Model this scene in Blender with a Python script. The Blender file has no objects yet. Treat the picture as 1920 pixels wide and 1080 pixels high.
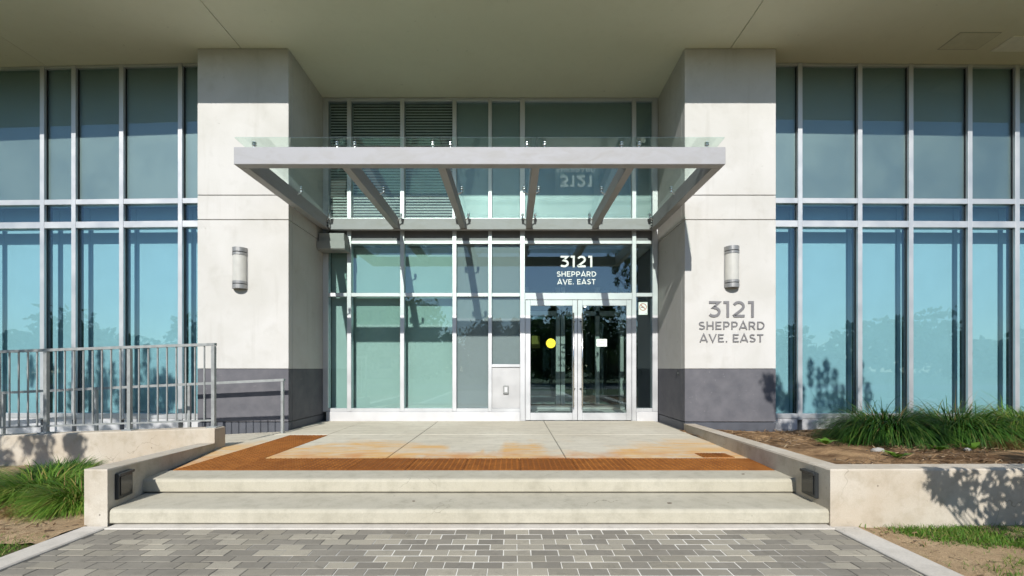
import bpy, math, random
import numpy as np
from math import radians, sin, cos, pi, sqrt, atan2
from mathutils import Vector, Matrix

random.seed(7)
rng = np.random.default_rng(7)
scene = bpy.context.scene
C = scene.collection

# ------------------------------------------------------------------ camera, sky, sun, exposure
EYE = 1.075
cam_d = bpy.data.cameras.new("camera")
cam = bpy.data.objects.new("camera", cam_d)
C.objects.link(cam)
cam.location = (0, 0, EYE)
cam.rotation_euler = (radians(90), 0, 0)
cam_d.sensor_width = 36.0
cam_d.lens = 830 / 1920 * 36.0
cam_d.shift_y = 151 / 1920
cam_d.clip_start = 0.05
cam_d.clip_end = 600
scene.camera = cam

SUN = Vector((0.112, 1.0, -0.70)).normalized()          # direction the light travels
elev = math.asin(-SUN.z)
world = bpy.data.worlds.new("World")
scene.world = world
world.use_nodes = True
wn = world.node_tree
wn.nodes.clear()
sky = wn.nodes.new("ShaderNodeTexSky")
sky.sky_type = 'NISHITA'
sky.sun_disc = False
sky.sun_elevation = elev
sky.sun_rotation = atan2(-SUN.x, -SUN.y)
sky.air_density = 1.0
sky.dust_density = 0.2
sky.ozone_density = 2.2
bg = wn.nodes.new("ShaderNodeBackground")
bg.inputs[1].default_value = 0.115
wo = wn.nodes.new("ShaderNodeOutputWorld")
wn.links.new(sky.outputs[0], bg.inputs[0])
wn.links.new(bg.outputs[0], wo.inputs[0])

sun_d = bpy.data.lights.new("sun", 'SUN')
sun_d.energy = 4.7
sun_d.angle = radians(0.5)
sun_d.color = (1.0, 0.965, 0.905)
sun = bpy.data.objects.new("sun", sun_d)
C.objects.link(sun)
sun.rotation_euler = SUN.to_track_quat('-Z', 'Y').to_euler()
sun.location = (-4, -20, 20)

scene.view_settings.view_transform = 'Standard'
scene.view_settings.look = 'None'
scene.view_settings.exposure = 0.18
scene.view_settings.gamma = 1.0
scene.view_settings.use_curve_mapping = False
scene.render.engine = 'CYCLES'
scene.cycles.max_bounces = 7
scene.cycles.diffuse_bounces = 3
scene.cycles.glossy_bounces = 3
scene.cycles.transparent_max_bounces = 16
scene.cycles.use_denoising = True
scene.cycles.use_light_tree = False
scene.cycles.caustics_reflective = False
scene.cycles.caustics_refractive = False

# ------------------------------------------------------------------ material helpers
M = {}

class NT:
    def __init__(self, name):
        self.m = bpy.data.materials.new(name)
        self.m.use_nodes = True
        self.t = self.m.node_tree
        self.t.nodes.clear()
        self.out = self.n("ShaderNodeOutputMaterial")
        M[name] = self.m
    def n(self, typ, **kw):
        nd = self.t.nodes.new(typ)
        for k, v in kw.items():
            setattr(nd, k, v)
        return nd
    def l(self, a, b):
        self.t.links.new(a, b)
    def pos(self):
        return self.n("ShaderNodeNewGeometry").outputs["Position"]
    def objc(self):
        return self.n("ShaderNodeTexCoord").outputs["Object"]
    def mapping(self, vec, scale=(1, 1, 1), loc=(0, 0, 0)):
        mp = self.n("ShaderNodeMapping")
        mp.inputs["Scale"].default_value = scale
        mp.inputs["Location"].default_value = loc
        self.l(vec, mp.inputs["Vector"])
        return mp.outputs[0]
    def noise(self, vec, scale, detail=4, rough=0.55, dist=0.0):
        detail = min(detail, 4)
        nd = self.n("ShaderNodeTexNoise")
        nd.inputs["Scale"].default_value = scale
        nd.inputs["Detail"].default_value = detail
        nd.inputs["Roughness"].default_value = rough
        nd.inputs["Distortion"].default_value = dist
        self.l(vec, nd.inputs["Vector"])
        return nd.outputs["Fac"]
    def ramp(self, fac, stops, interp='LINEAR'):
        r = self.n("ShaderNodeValToRGB")
        cr = r.color_ramp
        cr.interpolation = interp
        while len(cr.elements) < len(stops):
            cr.elements.new(0.5)
        for e, (p, c) in zip(cr.elements, stops):
            e.position = p
            e.color = (*c, 1) if len(c) == 3 else c
        self.l(fac, r.inputs[0])
        return r.outputs[0]
    def frange(self, v, a, b, c=0.0, d=1.0):
        mr = self.n("ShaderNodeMapRange")
        mr.inputs[1].default_value = a
        mr.inputs[2].default_value = b
        mr.inputs[3].default_value = c
        mr.inputs[4].default_value = d
        self.l(v, mr.inputs[0])
        return mr.outputs[0]
    def math(self, op, a, b=None):
        nd = self.n("ShaderNodeMath", operation=op)
        for i, v in enumerate((a, b)):
            if v is None:
                continue
            if isinstance(v, (int, float)):
                nd.inputs[i].default_value = v
            else:
                self.l(v, nd.inputs[i])
        return nd.outputs[0]
    def mix(self, fac, a, b, blend='MIX'):
        nd = self.n("ShaderNodeMix", data_type='RGBA', blend_type=blend)
        nd.clamp_factor = True
        for s, v in ((nd.inputs[0], fac), (nd.inputs[6], a), (nd.inputs[7], b)):
            if isinstance(v, (int, float)):
                s.default_value = v
            elif isinstance(v, tuple):
                s.default_value = (*v, 1)
            else:
                self.l(v, s)
        return nd.outputs[2]
    def bump(self, h, strength=0.2, dist=0.01, normal=None):
        b = self.n("ShaderNodeBump")
        b.inputs["Strength"].default_value = strength
        b.inputs["Distance"].default_value = dist
        self.l(h, b.inputs["Height"])
        if normal is not None:
            self.l(normal, b.inputs["Normal"])
        return b.outputs[0]
    def principled(self, color, rough=0.6, metallic=0.0, normal=None, spec=0.5, **kw):
        p = self.n("ShaderNodeBsdfPrincipled")
        for s, v in (("Base Color", color), ("Roughness", rough), ("Metallic", metallic), ("Specular IOR Level", spec)):
            if isinstance(v, (int, float)):
                p.inputs[s].default_value = v
            elif isinstance(v, tuple):
                p.inputs[s].default_value = (*v, 1)
            else:
                self.l(v, p.inputs[s])
        if normal is not None:
            self.l(normal, p.inputs["Normal"])
        for k, v in kw.items():
            p.inputs[k].default_value = v
        self.l(p.outputs[0], self.out.inputs[0])
        return p
    def sep(self, vec):
        s = self.n("ShaderNodeSeparateXYZ")
        self.l(vec, s.inputs[0])
        return s.outputs

def mat_plain(name, col, rough=0.5, metallic=0.0, spec=0.5, var=0.06, scale=6.0, bump=0.0):
    t = NT(name)
    p = t.pos()
    nz = t.noise(p, scale, 5)
    c = t.mix(t.frange(nz, 0.3, 0.7), tuple(x * (1 - var) for x in col), tuple(min(1, x * (1 + var)) for x in col))
    nrm = None
    if bump:
        nrm = t.bump(t.noise(p, scale * 12, 3), bump, 0.004)
    rg = t.frange(nz, 0.3, 0.7, max(0.02, rough - 0.06), min(1, rough + 0.08))
    t.principled(c, rg, metallic, nrm, spec)

# cast concrete: mottled, faint streaks, pores
def mat_concrete(name, base, dark, warm, stain=0.5, pores=True, streak=True):
    t = NT(name)
    p = t.pos()
    big = t.noise(p, 1.1, 6, 0.6, 0.4)
    mid = t.noise(p, 6.5, 6, 0.65)
    fine = t.noise(p, 90, 3, 0.6)
    c = t.mix(t.frange(big, 0.35, 0.68), base, warm)
    c = t.mix(t.math('MULTIPLY', t.frange(mid, 0.48, 0.75), stain), c, dark)
    if streak:
        st = t.noise(t.mapping(p, (9, 9, 0.7)), 1.0, 5, 0.6)
        c = t.mix(t.math('MULTIPLY', t.frange(st, 0.55, 0.8), stain * 0.55), c, dark)
    c = t.mix(t.math('MULTIPLY', t.frange(fine, 0.35, 0.7), 0.28), c, dark)
    wp = t.n("ShaderNodeVectorMath", operation='ADD')
    nv = t.n("ShaderNodeTexNoise")
    nv.inputs["Scale"].default_value = 4.0
    nv.inputs["Detail"].default_value = 3
    t.l(p, nv.inputs["Vector"])
    sc_ = t.n("ShaderNodeVectorMath", operation='SCALE')
    sc_.inputs["Scale"].default_value = 0.35
    t.l(nv.outputs["Color"], sc_.inputs[0])
    t.l(p, wp.inputs[0])
    t.l(sc_.outputs[0], wp.inputs[1])
    ve_ = t.n("ShaderNodeTexVoronoi", feature='DISTANCE_TO_EDGE')
    ve_.inputs["Scale"].default_value = 1.1
    t.l(wp.outputs[0], ve_.inputs["Vector"])
    crack = t.math('MULTIPLY', t.frange(ve_.outputs["Distance"], 0.0, 0.0045, 1, 0), t.frange(t.noise(p, 1.3, 2), 0.53, 0.6))
    c = t.mix(t.math('MULTIPLY', crack, 0.55), c, tuple(x * 0.45 for x in dark))
    h = t.math('ADD', t.math('MULTIPLY', fine, 0.35), t.math('MULTIPLY', mid, 0.6))
    if pores:
        v = t.n("ShaderNodeTexVoronoi")
        v.inputs["Scale"].default_value = 8.5
        v.inputs["Randomness"].default_value = 1.0
        t.l(p, v.inputs["Vector"])
        hole = t.frange(v.outputs["Distance"], 0.035, 0.085, 1, 0)
        gate = t.frange(t.noise(p, 3.1, 2), 0.50, 0.58)
        hole = t.math('MULTIPLY', hole, gate)
        c = t.mix(t.math('MULTIPLY', hole, 0.75), c, tuple(x * 0.25 for x in dark))
        h = t.math('SUBTRACT', h, t.math('MULTIPLY', hole, 1.4))
    t.principled(c, t.frange(mid, 0.3, 0.7, 0.78, 0.95), 0, t.bump(h, 0.35, 0.006), 0.3)

mat_concrete("concrete_step", (0.49, 0.46, 0.375), (0.29, 0.27, 0.21), (0.43, 0.40, 0.315), 0.55)
mat_concrete("concrete_wall", (0.56, 0.52, 0.45), (0.33, 0.28, 0.205), (0.46, 0.395, 0.31), 0.6)
mat_concrete("concrete_edge", (0.58, 0.55, 0.50), (0.32, 0.30, 0.26), (0.52, 0.48, 0.42), 0.5)

# landing slab: trowelled concrete with rust run-off from the iron plates
t = NT("concrete_landing")
p = t.pos()
sx, sy, sz = t.sep(p)[0:3]
big = t.noise(p, 0.8, 6, 0.6, 0.5)
mid = t.noise(p, 7, 6, 0.65)
fine = t.noise(p, 120, 3)
trow = t.noise(t.mapping(p, (0.7, 5.0, 1)), 1.6, 5, 0.6, 0.8)
c = t.mix(t.frange(big, 0.33, 0.68), (0.63, 0.59, 0.485), (0.55, 0.505, 0.40))
c = t.mix(t.math('MULTIPLY', t.frange(trow, 0.45, 0.75), 0.4), c, (0.34, 0.30, 0.24))
c = t.mix(t.math('MULTIPLY', t.frange(mid, 0.5, 0.75), 0.35), c, (0.28, 0.26, 0.21))
c = t.mix(t.math('MULTIPLY', t.frange(fine, 0.4, 0.7), 0.14), c, (0.2, 0.19, 0.16))
wob = t.noise(t.mapping(p, (0.55, 0.25, 1), (3.1, 0, 0)), 1.5, 4, 0.55, 0.9)
reach = t.frange(wob, 0.34, 0.62, 5.55, 6.9)
near = t.math('DIVIDE', t.math('SUBTRACT', reach, sy), 0.55)
near = t.frange(near, 0.0, 1.0)
cl = t.noise(t.mapping(p, (0.9, 3.2, 1)), 1.7, 5, 0.6, 0.9)
stn = t.math('MULTIPLY', near, t.frange(cl, 0.34, 0.62, 0.15, 1.0))
c = t.mix(t.math('MULTIPLY', stn, 0.85), c, (0.62, 0.35, 0.10))
edge = t.math('MULTIPLY', t.frange(sy, 5.3, 5.85, 1, 0), t.frange(t.noise(p, 2.2, 4), 0.42, 0.62))
c = t.mix(t.math('MULTIPLY', edge, 0.85), c, (0.50, 0.19, 0.04))
t.principled(c, 0.85, 0, t.bump(t.math('ADD', fine, mid), 0.2, 0.004), 0.3)

# pillar cladding: pale acrylic render with weather marks
def mat_render(name, a, b, d):
    t = NT(name)
    p = t.pos()
    big = t.noise(p, 0.9, 6, 0.6, 0.4)
    mid = t.noise(p, 3.3, 6, 0.6, 0.3)
    fine = t.noise(p, 160, 3, 0.6)
    drip = t.noise(t.mapping(p, (6, 6, 0.5)), 1, 5, 0.6)
    c = t.mix(t.frange(big, 0.36, 0.66), a, b)
    c = t.mix(t.math('MULTIPLY', t.frange(mid, 0.55, 0.74), 0.3), c, d)
    c = t.mix(t.math('MULTIPLY', t.frange(fine, 0.4, 0.65), 0.12), c, d)
    c = t.mix(t.math('MULTIPLY', t.frange(drip, 0.56, 0.78), 0.38), c, d)
    sp = t.noise(p, 9.5, 2, 0.5)
    c = t.mix(t.math('MULTIPLY', t.frange(sp, 0.72, 0.78), 0.35), c, tuple(x * 0.6 for x in d))
    t.principled(c, 0.9, 0, t.bump(t.math('ADD', fine, t.math('MULTIPLY', mid, 0.3)), 0.22, 0.004), 0.2)
mat_render("render_pale", (0.585, 0.575, 0.555), (0.52, 0.51, 0.48), (0.40, 0.385, 0.345))
mat_render("soffit_stucco", (0.76, 0.76, 0.63), (0.73, 0.73, 0.60), (0.68, 0.68, 0.55))

t = NT("render_dark")
p = t.pos()
mid = t.noise(p, 3.5, 6, 0.6)
fine = t.noise(p, 150, 3)
c = t.mix(t.frange(mid, 0.35, 0.7), (0.105, 0.105, 0.118), (0.145, 0.142, 0.155))
v = t.n("ShaderNodeTexVoronoi")
v.inputs["Scale"].default_value = 16
t.l(p, v.inputs["Vector"])
chip = t.math('MULTIPLY', t.frange(v.outputs["Distance"], 0.05, 0.085, 1, 0), t.frange(t.noise(p, 2.0, 2), 0.54, 0.6))
c = t.mix(t.math('MULTIPLY', chip, 0.7), c, (0.5, 0.5, 0.5))
scr = t.noise(t.mapping(p, (5, 5, 40)), 1.0, 3, 0.5, 0.5)
c = t.mix(t.math('MULTIPLY', t.frange(scr, 0.72, 0.77), 0.3), c, (0.4, 0.4, 0.4))
t.principled(c, 0.75, 0, t.bump(fine, 0.2, 0.003), 0.3)
mat_plain("plinth_dark", (0.075, 0.08, 0.095), 0.6, var=0.12, bump=0.1)
mat_plain("joint_dark", (0.10, 0.10, 0.09), 0.9)

mat_plain("aluminium", (0.60, 0.61, 0.62), 0.50, 0.75, var=0.05, scale=3.0)
mat_plain("aluminium_sill", (0.62, 0.62, 0.63), 0.5, 0.4, var=0.05, scale=3.0)
mat_plain("panel_metal", (0.50, 0.50, 0.50), 0.5, 0.5, var=0.05, scale=3)
mat_plain("strip_grey", (0.17, 0.17, 0.175), 0.5, 0.2)
mat_plain("galvanised", (0.34, 0.355, 0.35), 0.5, 0.4, var=0.14, scale=14)
mat_plain("stainless", (0.62, 0.61, 0.59), 0.22, 1.0, var=0.05)
mat_plain("dark_metal", (0.03, 0.033, 0.035), 0.4, 0.2)
mat_plain("lens_black", (0.012, 0.014, 0.016), 0.18, 0.0)
mat_plain("housing_grey", (0.28, 0.29, 0.28), 0.5, 0.1)
mat_plain("lamp_metal", (0.30, 0.30, 0.295), 0.4, 0.5, var=0.08)
mat_plain("recess_black", (0.015, 0.015, 0.016), 0.7)
mat_plain("opal", (0.50, 0.495, 0.46), 0.35, 0, var=0.05, scale=9)
mat_plain("letter_grey", (0.205, 0.20, 0.205), 0.5, 0.3)
mat_plain("letter_white", (0.86, 0.86, 0.85), 0.6)
mat_plain("decal_white", (0.78, 0.84, 0.78), 0.5)
mat_plain("decal_yellow", (0.85, 0.72, 0.02), 0.5)
mat_plain("decal_olive", (0.20, 0.19, 0.03), 0.7)
mat_plain("decal_red", (0.45, 0.05, 0.04), 0.5)
mat_plain("decal_black", (0.03, 0.03, 0.03), 0.6)
mat_plain("blind_white", (0.63, 0.63, 0.61), 0.85, spec=0.1, var=0.03, scale=2.5)
mat_plain("louvre_white", (0.62, 0.62, 0.58), 0.6, spec=0.2)
mat_plain("louvre_back", (0.012, 0.013, 0.013), 0.9)
mat_plain("interior_dark", (0.03, 0.032, 0.034), 0.8)
mat_plain("interior_wall", (0.25, 0.27, 0.25), 0.7)
mat_plain("interior_floor", (0.42, 0.44, 0.42), 0.45, bump=0.02)
mat_plain("mat_dark", (0.05, 0.05, 0.05), 0.9)
mat_plain("spandrel_back", (0.33, 0.365, 0.355), 0.52, 0.9, spec=0.5, var=0.03, scale=1.2)
mat_plain("spandrel_grey", (0.33, 0.335, 0.34), 0.8, spec=0.2, var=0.03, scale=1.2)
mat_plain("fascia", (0.5, 0.5, 0.47), 0.7)
mat_plain("light_panel", (0.88, 0.88, 0.80), 0.4)
mat_plain("hatch_paint", (0.64, 0.64, 0.52), 0.85)
mat_plain("hatch_trim", (0.42, 0.42, 0.35), 0.8)
mat_plain("far_wall", (0.33, 0.29, 0.24), 0.8)
mat_plain("far_window", (0.03, 0.04, 0.05), 0.15)

# canopy steel: satin grey paint with smears
t = NT("canopy_paint")
p = t.pos()
sm = t.noise(t.mapping(p, (1.2, 1, 3.0)), 2.4, 6, 0.65, 0.8)
c = t.mix(t.frange(sm, 0.42, 0.72), (0.36, 0.36, 0.375), (0.325, 0.32, 0.315))
t.principled(c, 0.6, 0.0, None, 0.35)

def mat_glass(name, tint, base=0.05, wave=0.0, dirt=0.0, refl=(0.72, 0.88, 1.0)):
    t = NT(name)
    lw = t.n("ShaderNodeLayerWeight")
    lw.inputs["Blend"].default_value = 0.5
    f = t.math('POWER', lw.outputs["Facing"], 5.0)
    fac = t.math('ADD', t.math('MULTIPLY', f, 1 - base), base)
    tr = t.n("ShaderNodeBsdfTransparent")
    tr.inputs[0].default_value = (*tint, 1)
    gl = t.n("ShaderNodeBsdfGlossy")
    gl.inputs["Roughness"].default_value = 0.0
    gl.inputs["Color"].default_value = (*refl, 1)
    if wave:
        nz = t.noise(t.mapping(t.pos(), (1, 1, 0.6)), 1.3, 1, 0.4)
        t.l(t.bump(nz, wave, 0.01), gl.inputs["Normal"])
    mx = t.n("ShaderNodeMixShader")
    t.l(fac, mx.inputs[0])
    t.l(tr.outputs[0], mx.inputs[1])
    t.l(gl.outputs[0], mx.inputs[2])
    res = mx.outputs[0]
    if dirt:
        df = t.n("ShaderNodeBsdfDiffuse")
        df.inputs[0].default_value = (0.6, 0.6, 0.55, 1)
        d = t.frange(t.noise(t.pos(), 5.0, 6, 0.7, 0.6), 0.45, 0.8, dirt * 0.35, dirt)
        m2 = t.n("ShaderNodeMixShader")
        t.l(d, m2.inputs[0])
        t.l(res, m2.inputs[1])
        t.l(df.outputs[0], m2.inputs[2])
        res = m2.outputs[0]
    t.l(res, t.out.inputs[0])
mat_glass("glass_blue", (0.765, 0.91, 0.945), 0.085, 0.09)
mat_glass("glass_green", (0.805, 0.915, 0.90), 0.085, 0.07)
mat_glass("glass_spandrel", (0.87, 0.925, 0.925), 0.05, 0.04)
mat_glass("glass_clear", (0.86, 0.92, 0.90), 0.11, 0.02)
mat_glass("glass_canopy", (0.90, 0.965, 0.935), 0.05, 0.0, 0.05, (0.95, 1, 0.98))

# rusty iron
t = NT("rust")
p = t.pos()
a = t.noise(p, 4.5, 6, 0.65, 0.4)
b = t.noise(p, 60, 4, 0.6)
a = t.math('ADD', a, t.frange(t.n("ShaderNodeObjectInfo").outputs["Random"], 0, 1, -.16, .14))
c = t.mix(t.frange(a, 0.35, 0.68), (0.20, 0.068, 0.013), (0.31, 0.115, 0.022))
c = t.mix(t.math('MULTIPLY', t.frange(b, 0.45, 0.7), 0.5), c, (0.11, 0.032, 0.009))
t.principled(c, 0.85, 0, t.bump(b, 0.3, 0.003), 0.2)

# pavers
def mat_paver(name, use_attr):
    t = NT(name)
    p = t.pos()
    if use_attr:
        at = t.n("ShaderNodeAttribute", attribute_name="tint")
        r = at.outputs["Fac"]
    else:
        r = t.n("ShaderNodeObjectInfo").outputs["Random"]
    base = t.ramp(r, [(0.0, (0.225, 0.207, 0.172)), (0.22, (0.255, 0.234, 0.194)), (0.42, (0.290, 0.265, 0.212)),
                      (0.58, (0.235, 0.215, 0.178)), (0.70, (0.365, 0.335, 0.27)), (0.86, (0.40, 0.365, 0.29))], 'CONSTANT')
    big = t.noise(p, 2.5, 5, 0.6)
    fine = t.noise(p, 220, 3, 0.7)
    c = t.mix(t.math('MULTIPLY', t.frange(fine, 0.4, 0.68), 0.42), base, (0.14, 0.132, 0.115))
    c = t.mix(t.math('MULTIPLY', t.frange(big, 0.48, 0.75), 0.3), c, (0.34, 0.32, 0.27))
    blot = t.noise(p, 7.5, 4, 0.7, 0.8)
    c = t.mix(t.math('MULTIPLY', t.frange(blot, 0.56, 0.7), 0.4), c, (0.13, 0.12, 0.10))
    t.principled(c, 0.9, 0, t.bump(fine, 0.4, 0.003), 0.25)
mat_paver("paver", False)
mat_paver("paver_far", True)
t = NT("joint_sand")
p = t.pos()
sx, sy, sz = t.sep(p)[0:3]
w = t.math('ADD', t.noise(p, 0.8, 3), t.frange(t.math('ABSOLUTE', t.math('SUBTRACT', sx, 0.35)), 0.6, 2.6, 0.22, -0.22))
c = t.mix(t.frange(w, 0.42, 0.62), (0.10, 0.095, 0.085), (0.72, 0.70, 0.64))
t.principled(c, 0.95, 0, t.bump(t.noise(p, 300, 2), 0.4, 0.003), 0.1)

def mat_soil(name, a, b, d):
    t = NT(name)
    p = t.pos()
    n1 = t.noise(p, 2.6, 6, 0.65, 0.6)
    n2 = t.noise(t.mapping(p, (1, 2.2, 1)), 28, 5, 0.7, 0.8)
    n3 = t.noise(p, 150, 3, 0.7)
    c = t.mix(t.frange(n1, 0.38, 0.64), a, b)
    c = t.mix(t.math('MULTIPLY', t.frange(n2, 0.45, 0.7), 0.6), c, d)
    c = t.mix(t.math('MULTIPLY', t.frange(n3, 0.42, 0.68), 0.5), c, tuple(x * 0.5 for x in d))
    t.principled(c, 0.95, 0, t.bump(t.math('ADD', n2, n3), 0.7, 0.02), 0.1)
mat_soil("mulch", (0.15, 0.085, 0.043), (0.54, 0.35, 0.185), (0.14, 0.085, 0.048))  # dark and bright patches put sun-and-shade mottling into the mulch colour
mat_soil("dirt", (0.58, 0.43, 0.265), (0.44, 0.31, 0.18), (0.28, 0.195, 0.115))
mat_soil("lawn_soil", (0.13, 0.12, 0.05), (0.30, 0.22, 0.12), (0.10, 0.09, 0.045))
mat_plain("ground_turf", (0.06, 0.085, 0.025), 0.95, spec=0.1, var=0.35, scale=0.8)
mat_plain("asphalt", (0.05, 0.05, 0.052), 0.9, var=0.2, scale=30)
mat_plain("bark", (0.10, 0.075, 0.055), 0.95, spec=0.1, var=0.3, scale=20, bump=0.5)
mat_plain("stone", (0.33, 0.32, 0.30), 0.9, var=0.2, scale=20, bump=0.4)

def mat_leaf(name, stops, transl=0.3):
    t = NT(name)
    at = t.n("ShaderNodeAttribute", attribute_name="tint")
    c = t.ramp(at.outputs["Fac"], stops)
    d = t.n("ShaderNodeBsdfPrincipled")
    d.inputs["Roughness"].default_value = 0.55
    d.inputs["Specular IOR Level"].default_value = 0.3
    t.l(c, d.inputs["Base Color"])
    tl = t.n("ShaderNodeBsdfTranslucent")
    t.l(c, tl.inputs[0])
    mx = t.n("ShaderNodeMixShader")
    mx.inputs[0].default_value = transl
    t.l(d.outputs[0], mx.inputs[1])
    t.l(tl.outputs[0], mx.inputs[2])
    t.l(mx.outputs[0], t.out.inputs[0])
mat_leaf("leaf_tree", [(0, (0.035, 0.07, 0.015)), (0.6, (0.06, 0.11, 0.025)), (1, (0.10, 0.15, 0.03))])
mat_leaf("blade_dark", [(0, (0.022, 0.075, 0.010)), (0.5, (0.045, 0.135, 0.018)), (0.85, (0.09, 0.20, 0.025)), (1, (0.17, 0.20, 0.05))], 0.35)
mat_leaf("blade_bright", [(0, (0.06, 0.15, 0.015)), (0.45, (0.12, 0.25, 0.03)), (0.8, (0.20, 0.33, 0.045)), (1, (0.36, 0.30, 0.09))], 0.35)
mat_leaf("blade_lawn", [(0, (0.06, 0.16, 0.015)), (0.6, (0.11, 0.23, 0.025)), (0.9, (0.18, 0.25, 0.04)), (1, (0.34, 0.28, 0.11))], 0.3)
mat_leaf("straw", [(0, (0.22, 0.14, 0.06)), (0.6, (0.36, 0.24, 0.10)), (1, (0.46, 0.33, 0.15))], 0.25)
mat_leaf("litter", [(0, (0.07, 0.045, 0.03)), (0.5, (0.20, 0.12, 0.06)), (0.85, (0.34, 0.22, 0.12)), (1, (0.48, 0.36, 0.22))], 0.1)
mat_leaf("weed_leaf", [(0, (0.09, 0.20, 0.02)), (1, (0.22, 0.36, 0.05))], 0.35)

# ------------------------------------------------------------------ mesh helpers
class MB:
    def __init__(self):
        self.v, self.f = [], []
    def add(self, vs, fs):
        o = len(self.v)
        self.v += [tuple(q) for q in vs]
        self.f += [tuple(i + o for i in q) for q in fs]
        return self
    def box(self, x0, x1, y0, y1, z0, z1):
        return self.add([(x0, y0, z0), (x1, y0, z0), (x1, y1, z0), (x0, y1, z0), (x0, y0, z1), (x1, y0, z1), (x1, y1, z1), (x0, y1, z1)],
                        [(3, 2, 1, 0), (4, 5, 6, 7), (0, 1, 5, 4), (1, 2, 6, 5), (2, 3, 7, 6), (3, 0, 4, 7)])
    def cbox(self, x0, x1, y0, y1, z0, z1, c=0.005):
        cx, cy, cz = (x0 + x1) / 2, (y0 + y1) / 2, (z0 + z1) / 2
        hx, hy, hz = abs(x1 - x0) / 2, abs(y1 - y0) / 2, abs(z1 - z0) / 2
        c = min(c, hx * .45, hy * .45, hz * .45)
        vs, idx = [], {}
        for s in ((a, b, d) for a in (-1, 1) for b in (-1, 1) for d in (-1, 1)):
            for ax in range(3):
                q = [hx - c, hy - c, hz - c]
                q[ax] = (hx, hy, hz)[ax]
                idx[(s, ax)] = len(vs)
                vs.append((cx + s[0] * q[0], cy + s[1] * q[1], cz + s[2] * q[2]))
        fs = []
        for ax in range(3):
            u, w = (ax + 1) % 3, (ax + 2) % 3
            for sg in (-1, 1):
                ring = []
                for a, b in ((-1, -1), (1, -1), (1, 1), (-1, 1)):
                    s = [0, 0, 0]
                    s[ax], s[u], s[w] = sg, a, b
                    ring.append(idx[(tuple(s), ax)])
                fs.append(tuple(ring if sg > 0 else ring[::-1]))
        for ax in range(3):                                     # edges running along ax
            u, w = (ax + 1) % 3, (ax + 2) % 3
            for a in (-1, 1):
                for b in (-1, 1):
                    s0, s1 = [0, 0, 0], [0, 0, 0]
                    s0[ax], s1[ax] = -1, 1
                    s0[u] = s1[u] = a
                    s0[w] = s1[w] = b
                    s0, s1 = tuple(s0), tuple(s1)
                    q = (idx[(s0, u)], idx[(s0, w)], idx[(s1, w)], idx[(s1, u)])
                    fs.append(q if a * b < 0 else q[::-1])
        for s in ((a, b, d) for a in (-1, 1) for b in (-1, 1) for d in (-1, 1)):
            q = (idx[(s, 0)], idx[(s, 1)], idx[(s, 2)])
            fs.append(q if s[0] * s[1] * s[2] > 0 else q[::-1])
        return self.add(vs, fs)
    def prism(self, poly, axis, a, b):
        """poly: CCW 2-D points in the plane of the other two axes (order x,y,z without axis)"""
        n = len(poly)
        def pt(q, t):
            if axis == 'x': return (t, q[0], q[1])
            if axis == 'y': return (q[0], t, q[1])
            return (q[0], q[1], t)
        vs = [pt(q, a) for q in poly] + [pt(q, b) for q in poly]
        fs = [tuple(range(n))[::-1], tuple(range(n, 2 * n))]
        fs += [(i, (i + 1) % n, n + (i + 1) % n, n + i) for i in range(n)]
        return self.add(vs, fs)
    def tube(self, p, q, r0, r1=None, n=8, caps=True):
        r1 = r0 if r1 is None else r1
        p, q = Vector(p), Vector(q)
        d = (q - p).normalized()
        u = d.orthogonal().normalized()
        w = d.cross(u)
        vs = [p + (u * cos(2 * pi * i / n) + w * sin(2 * pi * i / n)) * r0 for i in range(n)]
        vs += [q + (u * cos(2 * pi * i / n) + w * sin(2 * pi * i / n)) * r1 for i in range(n)]
        fs = [(i, (i + 1) % n, n + (i + 1) % n, n + i) for i in range(n)]
        if caps:
            fs += [tuple(range(n))[::-1], tuple(range(n, 2 * n))]
        return self.add(vs, fs)
    def bar(self, p, q, w, h):
        """square bar from p to q, w across, h high (top of bar stays horizontal across)"""
        p, q = Vector(p), Vector(q)
        d = (q - p).normalized()
        up = Vector((0, 0, 1)) if abs(d.z) < 0.95 else Vector((0, 1, 0))
        s = d.cross(up).normalized() * (w / 2)
        u = s.cross(d).normalized() * (h / 2)
        vs = [b + a * s + c * u for b in (p, q) for a, c in ((-1, -1), (1, -1), (1, 1), (-1, 1))]
        return self.add(vs, [(0, 1, 2, 3)[::-1], (4, 5, 6, 7), (0, 1, 5, 4), (1, 2, 6, 5), (2, 3, 7, 6), (3, 0, 4, 7)])
    def mesh(self, name, mat, smooth=False, fix=True):
        me = bpy.data.meshes.new(name)
        me.from_pydata(self.v, [], self.f)
        if fix:
            import bmesh
            bm = bmesh.new()
            bm.from_mesh(me)
            bmesh.ops.recalc_face_normals(bm, faces=bm.faces)
            bm.to_mesh(me)
            bm.free()
        me.materials.append(M[mat])
        if smooth:
            for q in me.polygons:
                q.use_smooth = True
        me.update()
        return me
    def build(self, name, mat, parent=None, smooth=False, fix=True):
        return link(name, self.mesh(name, mat, smooth, fix), parent)

def link(name, me, parent=None, loc=None):
    o = bpy.data.objects.new(name, me)
    C.objects.link(o)
    if parent is not None:
        o.parent = parent
    if loc is not None:
        o.location = loc
    return o

def tag(o, label=None, cat=None, group=None, kind=None):
    for k, v in (("label", label), ("category", cat), ("group", group), ("kind", kind)):
        if v:
            o[k] = v
    return o

def thing(name, label, cat, loc=(0, 0, 0), rz=0.0, group=None):
    o = bpy.data.objects.new(name, None)
    C.objects.link(o)
    o.location = loc
    o.rotation_euler = (0, 0, rz)
    o.empty_display_size = 0.1
    return tag(o, label, cat, group)

def copy_tree(o, parent=None):
    c = o.copy()
    C.objects.link(c)
    c.parent = parent
    for ch in list(o.children):
        copy_tree(ch, c)
    return c

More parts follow.
